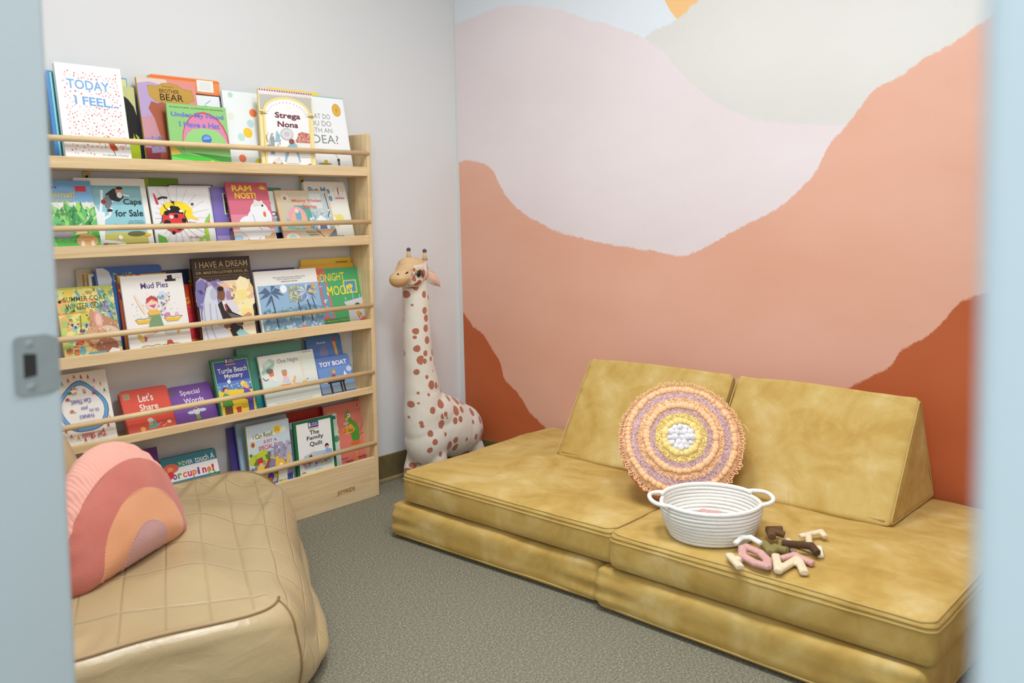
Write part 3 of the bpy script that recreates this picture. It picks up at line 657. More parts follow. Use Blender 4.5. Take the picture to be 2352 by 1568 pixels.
def a_mud(a):
    a.r(0,0,1,1,(243,240,236)); a.t('Mud Pies',.30,.825,.74,.90,(78,56,120),.014); a.r(.70,.90,.88,.93,(40,28,26)); a.poly([(.74,.93),(.74,.975),(.82,.985),(.83,.93)],(40,28,26)); a.t('E. Mo',.88,.93,.95,.95,(150,150,150))
    for i in range(22):
        R = random.Random(70+i); x, z = R.uniform(.06,.92), R.uniform(.45,.78); a.line([(x,z),(x+.006,z-.014)],.007,(160,176,190))
    a.e(.44,.62,.105,.075,(246,214,196)); a.poly([(.34,.63),(.36,.70),(.44,.735),(.52,.70),(.54,.64),(.44,.685)],(196,76,66)); a.poly([(.38,.61),(.50,.62),(.46,.57)],(196,90,150)); a.e(.46,.665,.02,.015,(240,180,160))
    a.poly([(.32,.54),(.26,.66),(.19,.76),(.17,.75),(.22,.62),(.3,.50)],(246,224,206)); a.poly([(.56,.54),(.68,.70),(.74,.76),(.76,.73),(.66,.58)],(246,224,206)); a.poly([(.34,.52),(.38,.55),(.52,.55),(.57,.50),(.5,.47),(.38,.48)],(240,190,90)); a.poly([(.35,.48),(.54,.49),(.57,.36),(.60,.31),(.42,.26),(.33,.32),(.36,.40)],(128,160,118))
    a.poly([(.36,.31),(.42,.26),(.28,.20),(.24,.24)],(250,226,206)); a.poly([(.56,.32),(.6,.33),(.76,.26),(.72,.21),(.6,.24)],(230,240,246)); a.poly([(.14,.27),(.2,.25),(.25,.17),(.22,.155),(.16,.2)],(246,204,90)); a.poly([(.25,.23),(.29,.21),(.27,.16),(.24,.17)],(200,90,90)); a.poly([(.77,.23),(.80,.33),(.84,.30),(.81,.22)],(240,190,100))
    for cx, cz, w in ((.27,.44,.13),(.75,.44,.15),(.34,.10,.16),(.64,.09,.17)): a.poly([(cx-w,cz),(cx-w*.7,cz-.05),(cx+w*.5,cz-.05),(cx+w,cz+.005)],(244,196,60)); a.e(cx,cz+.008,w,.018,(232,226,206)); a.line([(cx-w,cz),(cx-w*.5,cz+.012),(cx,cz),(cx+w*.5,cz+.012),(cx+w,cz)],.010,(120,110,90))
    a.e(.66,.475,.055,.03,(226,140,190)); a.e(.74,.48,.04,.03,(246,240,220)); a.e(.81,.475,.035,.025,(226,190,226)); a.dots(71,40,.5,.46,.74,.76,.010,[(120,150,200),(90,120,170)]); a.e(.62,.73,.06,.05,(206,226,240)); a.e(.62,.71,.025,.02,(130,150,180)); a.poly([(.60,.15),(.66,.15),(.70,.10),(.58,.10)],(180,80,50))
def a_dkblue(a): a.r(0,0,1,1,(52,58,96)); a.t('Mom',.86,.78,.99,.99,(230,190,60),.01,90)
def a_redg(a):
    a.r(0,0,1,1,(226,70,56)); a.r(.0,.62,1,.99,(232,88,60)); a.r(.90,.02,.93,.98,(150,40,36)); a.line([(.0,.66),(1,.66)],.012,(150,40,36)); a.line([(.0,.54),(1,.54)],.012,(170,40,50)); a.line([(.0,.40),(1,.40)],.012,(170,40,50)); a.r(0,.1,1,.62,(220,60,70)); a.t('DOG',.30,.69,.86,.79,(250,190,70),.02); a.r(0,.0,1,.12,(240,150,50)); a.line([(.0,.54),(1,.54)],.012,(160,36,46)); a.line([(.0,.40),(1,.40)],.012,(160,36,46)); a.line([(.0,.28),(1,.26)],.012,(160,36,46))
def a_dream(a):
    a.r(0,0,1,1,(46,34,30)); a.t('I HAVE A DREAM',.06,.885,.95,.955,(196,170,110),.002); a.r(.04,.865,.96,.869,(150,120,60)); a.t('DR. MARTIN LUTHER KING, JR.',.06,.805,.95,.845,(186,158,96),.002); a.r(.04,.785,.96,.789,(150,120,60)); a.t('FOREWORD BY CORETTA SCOTT KING',.06,.742,.95,.768,(120,96,56))
    a.r(.04,.035,.955,.725,(236,230,222)); a.r(.05,.04,.945,.718,(236,214,180)); a.poly([(.05,.718),(.05,.3),(.35,.3),(.5,.718)],(140,130,180)); a.dots(81,40,.05,.45,.5,.70,.09,[(150,140,190),(180,160,200),(126,120,176),(206,180,190)]); a.dots(82,46,.48,.42,.93,.70,.08,[(250,226,160),(246,206,150),(236,190,170),(250,236,190)]); a.r(.55,.04,.945,.45,(248,236,206)); a.dots(83,16,.74,.3,.92,.6,.07,[(250,230,150),(252,240,180)])
    a.poly([(.06,.04),(.08,.38),(.14,.54),(.20,.66),(.28,.68),(.35,.62),(.35,.5),(.40,.38),(.42,.2),(.52,.04)],(216,220,232)); a.e(.30,.58,.06,.07,(190,196,216)); a.line([(.12,.5),(.1,.2),(.13,.06)],.02,(170,176,204)); a.line([(.22,.48),(.20,.2),(.26,.06)],.02,(176,182,206)); a.line([(.31,.46),(.32,.25)],.016,(184,190,210)); a.e(.52,.56,.075,.085,(206,190,216)); a.e(.55,.55,.045,.06,(170,140,180)); a.poly([(.46,.50),(.62,.5),(.72,.36),(.5,.34)],(226,222,232))
    a.e(.43,.575,.062,.075,(130,86,60)); a.e(.425,.635,.055,.03,(36,26,24)); a.poly([(.35,.46),(.42,.50),(.50,.46),(.58,.36),(.74,.30),(.74,.20),(.56,.16),(.46,.2),(.40,.3)],(44,42,46)); a.poly([(.42,.5),(.48,.48),(.50,.40),(.46,.38)],(240,240,240)); a.poly([(.455,.46),(.49,.45),(.50,.38),(.475,.36)],(170,60,60)); a.poly([(.50,.16),(.58,.2),(.72,.22),(.74,.04),(.56,.04)],(40,38,42)); a.poly([(.40,.20),(.46,.30),(.52,.28),(.54,.22),(.46,.17)],(150,100,74)); a.poly([(.74,.30),(.86,.34),(.92,.31),(.90,.27),(.74,.22)],(206,150,116))
    for k in range(7): a.line([(.50+.02*k,.35-.022*k),(.72,.29-.018*k)],.008,(176,170,168))
    a.poly([(.60,.12),(.68,.16),(.84,.08),(.88,.05),(.66,.045)],(150,206,210)); a.e(.84,.065,.035,.016,(196,130,70)); a.e(.20,.24,.06,.015,(216,196,120)); a.e(.36,.235,.05,.014,(216,196,120))
def a_purp3(a): a.r(0,0,1,1,(56,36,96)); a.r(.0,.9,.5,.96,(170,40,50)); a.r(0,.0,.3,.8,(60,90,160))
def a_palm(a):
    a.r(0,0,1,1,(238,236,232)); a.r(.03,.06,1,.78,(150,186,216)); a.poly([(.03,.2),(.2,.38),(.5,.42),(.8,.46),(1,.40),(1,.06),(.03,.06)],(120,160,190)); a.r(.03,.06,1,.22,(120,160,196)); a.dots(91,150,.05,.24,.98,.42,.02,[(110,150,170),(140,180,190),(90,130,160),(160,196,196)]); a.dots(92,60,.05,.10,.98,.18,.02,[(190,214,230),(130,180,190)]); a.poly([(.03,.06),(.5,.07),(.2,.12),(.03,.12)],(150,170,140))
    a.line([(.22,.62),(.24,.4),(.26,.14)],.018,(56,70,96)); a.line([(.62,.56),(.64,.36),(.66,.18)],.016,(60,70,100)); a.line([(.76,.60),(.80,.4),(.82,.18)],.018,(56,66,96)); a.line([(.86,.56),(.90,.36)],.014,(60,76,100))
    for an, L in ((200,.2),(170,.2),(140,.15),(60,.16),(20,.18),(-10,.2),(-50,.22),(240,.24)):
        r = math.radians(an); ex, ez = .22+L*math.cos(r), .66+L*.9*math.sin(r)-.02; mx, mz = .22+L*.5*math.cos(r)-.03*math.sin(r), .66+L*.5*math.sin(r)+.045; a.poly([(.22,.66),(mx,mz),(ex,ez),(mx+.02,mz-.06)],(84,108,140))
    a.e(.42,.71,.055,.062,(244,248,250)); a.dots(93,160,.50,.50,.70,.74,.010,[(206,200,150),(170,170,120),(226,220,180),(130,136,110)])
    for an, L in ((200,.2),(165,.18),(135,.14),(110,.14),(80,.16),(50,.17),(20,.2),(-10,.2),(-40,.2),(230,.2),(255,.16)):
        r = math.radians(an); ex, ez = .78+L*math.cos(r), .64+L*.9*math.sin(r)-.02; mx, mz = .78+L*.5*math.cos(r)-.02*math.sin(r), .64+L*.5*math.sin(r)+.035; a.poly([(.78,.64),(mx,mz),(min(ex,.99),ez),(mx+.02,mz-.05)],random.Random(an).choice([(190,206,226),(120,150,196),(226,230,236),(90,124,176)]))
    a.dots(94,10,.84,.58,.97,.74,.02,[(240,190,90),(230,170,80)]); a.e(.66,.115,.06,.02,(206,130,140)); a.t('This is the 25th anniversary edition of the\nClassic Caldecott Award winner',.28,.85,.80,.90,(110,110,110)); a.t('WHERE THE WILD THINGS ARE',.40,.815,.66,.832,(60,60,70),.01); a.t('MAURICE SENDAK',.48,.025,.64,.035,(190,190,190))
def a_yel3(a): a.r(0,0,1,1,(246,206,60)); a.r(.68,.93,.92,.945,(120,110,60))
def a_or3(a): a.r(0,0,1,1,(240,170,40))
def a_moon(a):
    a.r(0,0,1,1,(78,170,110)); a.poly([(0,1),(.36,1),(.44,.14),(.0,.2)],(104,160,190))
    for x0, x1 in ((.0,.03),(.10,.06),(.22,.30),(.34,.42)): a.line([(x0,1),(x1,.16)],.03,(226,110,96))
    a.poly([(0,1),(.34,1),(.30,.86),(0,.80)],(222,104,90)); a.dots(101,30,.05,.25,.38,.75,.010,[(240,246,246)]); a.poly([(.12,.16),(.44,.14),(.3,.22)],(226,100,86)); a.r(0,0,1,.17,(62,150,92))
    a.r(.66,.56,.90,.78,(240,220,60)); a.r(.68,.58,.88,.765,(80,150,196)); a.e(.78,.68,.05,.035,(226,206,80)); a.poly([(.62,.42),(.98,.48),(1,.38),(.66,.36)],(214,214,216)); a.r(.68,.06,1,.38,(206,206,210)); a.poly([(.78,.06),(1,.18),(1,.04)],(226,110,90)); a.e(.86,.34,.05,.05,(90,60,60)); a.dots(102,10,.82,.12,.92,.28,.02,[(196,130,60),(226,170,80)]); a.line([(.66,.44),(.66,.5)],.02,(150,206,220)); a.line([(.8,.46),(.8,.54)],.03,(120,190,214)); a.line([(.92,.46),(.92,.53)],.02,(150,206,220))
    a.t('GOODNIGHT',.0,.77,.70,.90,(246,232,70),.006,0,0,.02); a.t('MOON',.36,.545,.80,.70,(246,232,70),.006); a.t('by Margaret Wise Brown',.22,.115,.78,.14,(226,226,90),.004); a.t('Pictures by Clement Hurd',.22,.06,.78,.087,(226,226,90),.004)
def a_think(a):
    a.r(0,0,1,1,(240,236,228))
    def blob(sc, c): a.poly([(.46+sc*(.40+.05*math.cos(2*t_+.6))*math.cos(t_), .52+sc*(.32-.03*math.sin(3*t_))*math.sin(t_)) for t_ in [2*PI*k/30 for k in range(30)]], c)
    blob(1.07,(40,70,90)); blob(1.04,(100,160,214)); blob(.90,(50,80,110)); blob(.88,(236,232,226))
    R = random.Random(7)
    for k in range(26):
        t_ = 2*PI*k/26; r_ = 1.22 + .05*(k % 2); x, z = .46+r_*.42*math.cos(t_), .52+r_*.335*math.sin(t_)
        if not (0.03 < x < .97 and .05 < z < .96): continue
        c = R.choice([(206,70,56),(232,140,60),(80,140,90),(214,130,170),(226,110,70)]); a.poly([(x-.022,z-.012),(x+.022,z-.012),(x+.006,z+.035),(x-.006,z+.035)],c); a.line([(x-.02,z-.02),(x-.03,z-.035)],.010,(206,196,60)); a.line([(x+.02,z-.02),(x+.03,z-.035)],.010,(206,196,60))
    for k in range(9):
        x, z = R.uniform(.22,.72), R.choice([R.uniform(.26,.33), R.uniform(.72,.78)]); c = R.choice([(206,70,56),(232,140,60),(80,140,90),(214,130,170)]); a.e(x,z,.022,.016,c,8); a.line([(x-.02,z+.02),(x,z),(x+.025,z+.02)],.009,(206,196,60))
    for x, z, c in ((.20,.66,(206,60,50)),(.26,.74,(70,130,70)),(.34,.80,(226,130,50)),(.24,.50,(226,120,50)),(.70,.70,(170,60,120))): a.e(x,z,.035,.02,c,8); a.line([(x,z),(x+.07,z-.03)],.012,(90,110,60))
    a.t('Oh, the',.56,.45,.74,.50,(70,70,170),.004,180); a.t('THINKS',.36,.385,.64,.43,(70,70,170),.01,180); a.t('you',.42,.50,.54,.55,(70,70,170),.01,180); a.t('Can Think!',.26,.58,.62,.64,(70,70,170),.01,180)
    a.t('By',.72,.105,.79,.14,(206,110,110),.0,180); a.t('Dr. Seuss',.34,.11,.76,.185,(206,60,60),.012,180)
def a_share(a):
    a.r(0,0,1,1,(222,86,66)); a.r(.06,.80,.20,.93,(190,150,120)); a.e(.13,.865,.05,.045,(170,150,120)); a.t("Let's",.36,.71,.66,.88,(246,240,234),.012); a.t('Share',.34,.52,.72,.66,(246,240,234),.014)
    a.poly([(.42,.12),(.44,.28),(.58,.30),(.64,.16),(.56,.12)],(120,170,160)); a.e(.49,.30,.06,.05,(210,204,196)); a.r(.44,.2,.52,.26,(226,170,90)); a.e(.30,.14,.055,.05,(246,180,90)); a.e(.86,.20,.045,.035,(250,226,206)); a.line([(.70,.13),(.8,.17)],.02,(246,190,100)); a.line([(.6,.16),(.7,.22)],.012,(200,196,190))
def a_words(a):
    a.r(0,0,1,1,(124,80,164)); a.r(.0,.80,.16,.93,(110,92,120)); a.t('Special',.26,.72,.72,.88,(240,236,244),.010); a.t('Words',.30,.54,.76,.67,(240,236,244),.014); a.e(.40,.31,.09,.04,(206,226,240)); a.e(.66,.33,.09,.04,(206,226,240)); a.e(.52,.30,.07,.065,(230,226,230)); a.poly([(.47,.12),(.49,.24),(.56,.24),(.58,.12)],(130,180,60)); a.e(.47,.345,.03,.03,(220,214,220)); a.e(.57,.355,.03,.03,(220,214,220)); a.line([(.5,.4),(.62,.44)],.012,(206,200,230))
def a_turtle(a):
    a.r(0,0,1,1,(46,130,76)); a.r(.05,.0,.95,.95,(160,200,190)); a.r(.065,.0,.935,.94,(62,78,160)); a.r(.065,.45,.935,.60,(90,130,200)); a.dots(111,60,.08,.45,.92,.55,.02,[(150,190,226),(190,214,230),(110,150,206)]); a.poly([(.065,.0),(.065,.46),(.3,.47),(.935,.42),(.935,.0)],(246,214,60)); a.r(.065,.0,.935,.09,(246,200,50))
    a.r(.36,.90,.60,.985,(80,60,140)); a.r(.38,.915,.42,.97,(240,240,240)); a.t('NATIONAL\nGEOGRAPHIC',.44,.915,.59,.965,(240,240,240)); a.r(.36,.87,.62,.89,(206,150,50))
    a.t('Turtle Beach',.13,.745,.90,.83,(240,242,240),.012,0,0,.0); a.t('Mystery',.28,.635,.76,.73,(240,242,240),.012); a.e(.37,.60,.045,.035,(236,240,240))
    a.e(.24,.475,.08,.045,(120,60,50)); a.e(.26,.45,.06,.04,(236,190,150)); a.poly([(.10,.20),(.12,.36),(.20,.42),(.32,.38),(.38,.20)],(80,170,66)); a.poly([(.12,.02),(.14,.2),(.34,.2),(.32,.04)],(110,70,50)); a.e(.72,.53,.07,.05,(250,214,120)); a.poly([(.68,.5),(.80,.56),(.90,.34),(.86,.28),(.78,.44)],(246,196,90)); a.poly([(.66,.30),(.72,.44),(.84,.44),(.93,.28),(.9,.22),(.74,.26)],(124,76,180)); a.poly([(.55,.36),(.70,.34),(.68,.28),(.6,.3)],(240,200,160)); a.poly([(.74,.04),(.76,.26),(.90,.24),(.88,.05)],(70,70,160)); a.poly([(.44,.07),(.42,.16),(.56,.17),(.54,.07)],(190,60,50)); a.t('Gina Nuzzi\nIllustrated by\nMary Ann',.58,.12,.74,.19,(70,50,30))
def a_teal4(a): a.r(0,0,1,1,(84,156,140)); a.r(.0,0,1,.2,(60,150,160)); a.dots(121,14,.28,.2,.45,.62,.035,[(150,40,40),(206,90,80),(40,40,40),(230,226,220)])
def a_night(a):
    a.r(0,0,1,1,(232,236,228)); a.poly([(0,.12),(.0,.6),(.3,.45),(.7,.5),(1,.44),(1,.12)],(220,234,230)); a.r(.74,.6,1,.95,(224,232,220)); a.r(.72,.5,.76,.9,(232,222,206)); a.poly([(.02,.64),(.06,.84),(.2,.94),(.28,.88),(.22,.7),(.1,.66)],(178,206,196)); a.e(.14,.84,.07,.05,(206,224,216)); a.poly([(.02,.66),(.24,.80),(.26,.84),(.02,.72)],(140,190,150))
    a.t('One Night',.32,.80,.70,.90,(110,106,106),.0); a.t('1 - Liedersma',.74,.955,.97,.985,(50,50,50)); a.e(.18,.66,.045,.075,(232,130,70)); a.e(.16,.705,.06,.05,(120,110,110)); a.poly([(.16,.6),(.22,.6),(.28,.50),(.20,.5)],(238,240,240)); a.e(.41,.62,.045,.055,(236,140,80)); a.e(.41,.665,.05,.03,(176,160,150)); a.poly([(.34,.46),(.38,.56),(.46,.56),(.48,.44)],(226,210,226)); a.poly([(.28,.42),(.5,.42),(.46,.36),(.3,.38)],(240,150,80)); a.poly([(.52,.44),(.58,.56),(.6,.52),(.56,.42),(.66,.40),(.6,.36)],(244,184,110)); a.e(.74,.40,.05,.035,(244,190,110)); a.poly([(.1,.36),(.3,.42),(.36,.34),(.14,.30)],(240,210,150)); a.line([(.02,.60),(.06,.54),(.12,.56)],.012,(90,90,96)); a.e(.8,.45,.015,.01,(120,120,120))
    a.t('Written by Nicolia Cameron   Illustrated by James Young',.16,.085,.82,.105,(150,150,150))
def a_sesame(a): a.r(0,0,1,1,(60,120,180)); a.r(.0,.0,.8,.86,(74,124,196)); a.t('Buster',.30,.86,.56,.895,(220,230,240)); a.e(.46,.70,.12,.12,(120,130,180)); a.r(.2,.44,.74,.60,(226,226,230)); a.t('words and play',.34,.47,.64,.49,(60,60,60)); a.poly([(.74,.88),(.82,.88),(.92,.4),(.84,.4)],(222,160,80)); a.e(.80,.9,.05,.03,(200,40,50))
def a_boat(a):
    a.r(0,0,1,1,(110,150,212)); a.r(0,.72,1,1,(96,132,200)); a.r(0,.2,1,.5,(140,176,222)); a.e(.16,.42,.09,.07,(206,216,236)); a.e(.92,.62,.08,.07,(200,212,236)); a.r(.0,.03,1,.12,(50,110,180)); a.poly([(.0,.2),(.6,.26),(1,.24),(1,.12),(0,.12)],(150,170,180))
    a.t('TOY BOAT',.10,.755,.90,.865,(246,246,250),.03); a.e(.44,.635,.075,.05,(150,150,90)); a.e(.46,.60,.05,.045,(222,170,140)); a.poly([(.36,.40),(.38,.54),(.46,.56),(.54,.42)],(160,80,70)); a.poly([(.46,.48),(.60,.50),(.58,.44)],(222,170,140)); a.poly([(.70,.44),(.77,.60),(.84,.44)],(240,244,250)); a.r(.22,.34,.72,.38,(40,38,50)); a.r(.26,.03,.32,.34,(40,38,50)); a.r(.56,.03,.61,.34,(40,38,50)); a.r(.64,.1,.69,.34,(40,38,50)); a.t('Randall de Seve  Loren Long',.10,.06,.90,.085,(220,226,236))
def a_purp5(a): a.r(0,0,1,1,(96,36,120)); a.r(.7,.8,.9,.81,(150,110,160))
def a_porc(a):
    a.r(0,0,1,1,(48,130,160)); a.r(0,.82,1,1,(34,118,132)); a.r(0,.58,1,.80,(236,234,232)); a.t('NEVER',.32,.82,.56,.885,(240,240,236),.01); a.t('touch A',.60,.815,.96,.92,(240,240,236),.006)
    cols = [(196,50,60),(120,60,150),(90,160,70),(236,120,60),(206,60,110),(230,110,50),(130,60,140),(200,50,60),(236,120,50),(190,50,50)]
    for k, ch in enumerate('porcupine!'): a.t(ch, .08+.088*k, .61-(.025 if ch == 'p' else 0), .155+.088*k-(.03 if ch in 'i!' else 0), .70+(.03 if ch in 'i!' else 0), cols[k], .035)
    a.e(.16,.80,.14,.08,(222,100,70)); a.e(.15,.79,.05,.04,(236,150,110)); a.poly([(.02,.70),(.12,.62),(.22,.68),(.16,.76)],(206,50,56)); a.leafs(131,10,.3,.78,.4,.86,.06,[(90,180,90)],(0,180))
    for k in range(22):
        an = math.radians(5+8*k); x0, z0 = .60, .20; a.poly([(x0+.22*math.cos(an-.12),z0+.20*math.sin(an-.12)),(x0+.40*math.cos(an+.1),min(.56,z0+.36*math.sin(an+.1))),(x0+.22*math.cos(an+.12),z0+.20*math.sin(an+.12))],(96,40,60))
    a.e(.60,.20,.27,.22,(222,170,50)); a.dots(132,140,.36,.06,.84,.38,.012,[(240,196,80),(196,140,40)]); a.poly([(.14,.14),(.20,.24),(.36,.30),(.42,.22),(.40,.06),(.18,.08)],(236,110,56)); a.e(.30,.33,.05,.04,(240,150,130)); a.e(.28,.17,.035,.025,(250,250,250)); a.e(.285,.17,.02,.018,(30,20,20)); a.leafs(133,14,.80,.40,.96,.58,.08,[(150,206,80),(120,190,70)],(0,360)); a.leafs(134,8,.10,.42,.4,.56,.05,[(120,196,90)],(0,360)); a.e(.20,.44,.03,.025,(130,60,50))
def a_thin(a): a.r(0,0,1,1,(110,90,170)); a.r(0,0,.3,1,(84,70,150)); a.r(0,0,.3,.3,(56,96,180))
def a_ltblue(a): a.r(0,0,1,1,(166,196,218)); a.r(0,0,1,.3,(206,216,236)); a.r(.03,0,.06,.2,(240,220,90))
def a_special(a):
    a.r(0,0,1,1,(206,222,232)); a.r(.03,0,1,.97,(200,218,228)); a.poly([(.06,.78),(.10,.83),(.9,.90),(.92,.83),(.2,.77)],(236,236,214)); a.t('I Can Read!',.14,.79,.60,.86,(50,50,40),.008,0,0,.01); a.e(.71,.87,.085,.06,(246,204,60)); a.t('My\nFirst',.65,.845,.77,.895,(110,80,30)); a.e(.12,.72,.065,.05,(236,206,110)); a.e(.12,.72,.04,.035,(150,90,120))
    a.t('JUST A',.36,.70,.68,.755,(206,50,76),.014); a.t('SPECIAL DAY',.24,.615,.80,.68,(206,50,76),.014,0,0,.01); a.t('BY MERCER MAYER',.30,.565,.74,.59,(60,60,80),.004)
    a.dots(141,130,.04,.04,.98,.56,.06,[(150,170,80),(110,150,70),(170,150,190),(140,130,170),(230,206,90),(200,190,206),(96,150,150),(180,196,120)]); a.dots(142,30,.05,.42,.45,.58,.05,[(196,206,60),(90,140,60),(150,110,150)]); a.dots(143,30,.6,.44,.98,.66,.05,[(170,160,190),(150,140,180),(190,180,200)])
    # picnic shapes in place of the book's figures
    a.poly([(.14,.18),(.16,.38),(.26,.44),(.36,.36),(.38,.18)],(246,206,40)); a.e(.25,.46,.07,.05,(206,50,56)); a.e(.26,.41,.045,.035,(236,190,150)); a.poly([(.32,.36),(.46,.50),(.50,.47),(.38,.3)],(150,90,60)); a.e(.72,.36,.10,.08,(240,190,60)); a.e(.72,.34,.05,.04,(250,240,230)); a.poly([(.58,.36),(.62,.5),(.68,.46),(.64,.34)],(240,196,70)); a.poly([(.84,.36),(.92,.5),(.96,.46),(.88,.32)],(240,196,70)); a.poly([(.62,.14),(.64,.28),(.84,.28),(.86,.14)],(240,240,230)); a.e(.46,.22,.07,.055,(70,70,180)); a.e(.44,.17,.05,.04,(226,90,50)); a.poly([(.12,.02),(.12,.16),(.34,.17),(.36,.02)],(56,150,60)); a.poly([(.42,.04),(.44,.13),(.60,.13),(.62,.04)],(60,90,190)); a.poly([(.64,.04),(.66,.10),(.84,.11),(.84,.04)],(240,220,80)); a.r(.84,.04,.97,.2,(60,80,150))
def a_red5(a): a.r(0,0,1,1,(176,34,34))
def a_white5(a): a.r(0,0,1,1,(226,234,236)); a.r(.90,.02,.99,.9,(200,226,214)); a.e(.95,.55,.06,.06,(80,150,120)); a.r(.9,.9,.98,.96,(40,110,120)); a.e(.95,.32,.04,.04,(150,206,180)); a.line([(.7,.985),(.8,.975)],.01,(60,60,60))
def a_quilt(a):
    a.r(0,0,1,1,(24,110,70)); a.r(.07,.03,.93,.96,(240,242,240)); a.r(.36,.86,.62,.96,(76,60,140)); a.r(.38,.88,.42,.945,(240,240,240)); a.t('NATIONAL\nGEOGRAPHIC',.44,.885,.61,.94,(240,240,240)); a.r(.36,.835,.62,.85,(220,180,60))
    a.t('The',.38,.745,.62,.82,(24,24,28),.018); a.t('Family',.30,.645,.72,.73,(24,24,28),.018); a.t('Quilt',.36,.545,.68,.63,(24,24,28),.018)
    a.poly([(.14,.3),(.2,.42),(.4,.46),(.8,.44),(.9,.34),(.88,.2),(.2,.2)],(176,206,226)); a.dots(151,70,.2,.22,.84,.38,.03,[(206,150,190),(190,206,140),(236,200,150),(150,130,190),(200,90,110),(130,190,200)]); a.e(.78,.51,.05,.04,(40,34,40)); a.e(.78,.485,.04,.03,(226,180,150)); a.poly([(.72,.44),(.78,.47),(.90,.44),(.9,.32),(.8,.34)],(140,180,226)); a.e(.42,.44,.04,.035,(226,196,170)); a.e(.42,.47,.045,.02,(236,226,206)); a.e(.36,.39,.04,.03,(90,60,60)); a.poly([(.12,.30),(.20,.36),(.28,.32),(.2,.26)],(206,130,190)); a.poly([(.62,.34),(.72,.4),(.8,.34),(.7,.3)],(206,120,180)); a.e(.16,.14,.06,.025,(196,120,110)); a.r(.12,.06,.20,.14,(230,180,170)); a.t('Kim Yenny',.44,.155,.60,.175,(110,120,110)); a.r(.07,.03,.93,.09,(240,190,40)); a.r(.07,.09,.93,.14,(230,236,170))
def a_seuss(a):
    a.r(0,0,1,1,(226,128,114)); a.e(.88,.92,.075,.06,(236,140,120)); a.line([(.86,.90),(.88,.95)],.02,(90,60,50)); a.t('Beginner',.83,.86,.94,.872,(120,70,60))
    for k, ch in enumerate(['Oh','say','can','you','say?']): a.t(ch,.06,.82-.115*k,.32,.90-.115*k,(246,206,70),.01)
    a.poly([(.50,.78),(.56,.84),(.60,.90),(.66,.82),(.68,.72),(.80,.66),(.86,.56),(.84,.44),(.74,.38),(.64,.42),(.60,.54),(.52,.52),(.5,.48),(.56,.62),(.56,.70)],(96,160,66)); a.e(.62,.79,.045,.035,(246,244,220)); a.e(.61,.79,.015,.015,(30,30,30)); a.poly([(.52,.76),(.56,.70),(.60,.76)],(246,206,70)); a.poly([(.42,.60),(.66,.66),(.74,.56),(.70,.52),(.48,.50)],(240,176,70)); a.t('Dr. Seuss',.46,.53,.69,.60,(90,50,30),.012); a.poly([(.44,.68),(.52,.64),(.62,.68),(.54,.70)],(200,196,196)); a.e(.74,.44,.11,.09,(74,150,56)); a.e(.72,.35,.14,.03,(222,110,70)); a.line([(.86,.5),(.96,.62)],.012,(110,70,50)); a.line([(.86,.46),(.98,.48)],.012,(110,70,50))
    a.r(.56,.29,.90,.315,(222,150,60)); a.poly([(.66,.29),(.8,.29),(.73,.22)],(214,120,80)); a.line([(.71,.24),(.70,.04)],.03,(240,170,60)); a.t('There are',.30,.13,.46,.155,(100,50,46)); a.t('TONGUE',.38,.06,.60,.10,(90,40,40),.006); a.t('TWISTERS!',.72,.075,.98,.12,(90,40,40),.006)

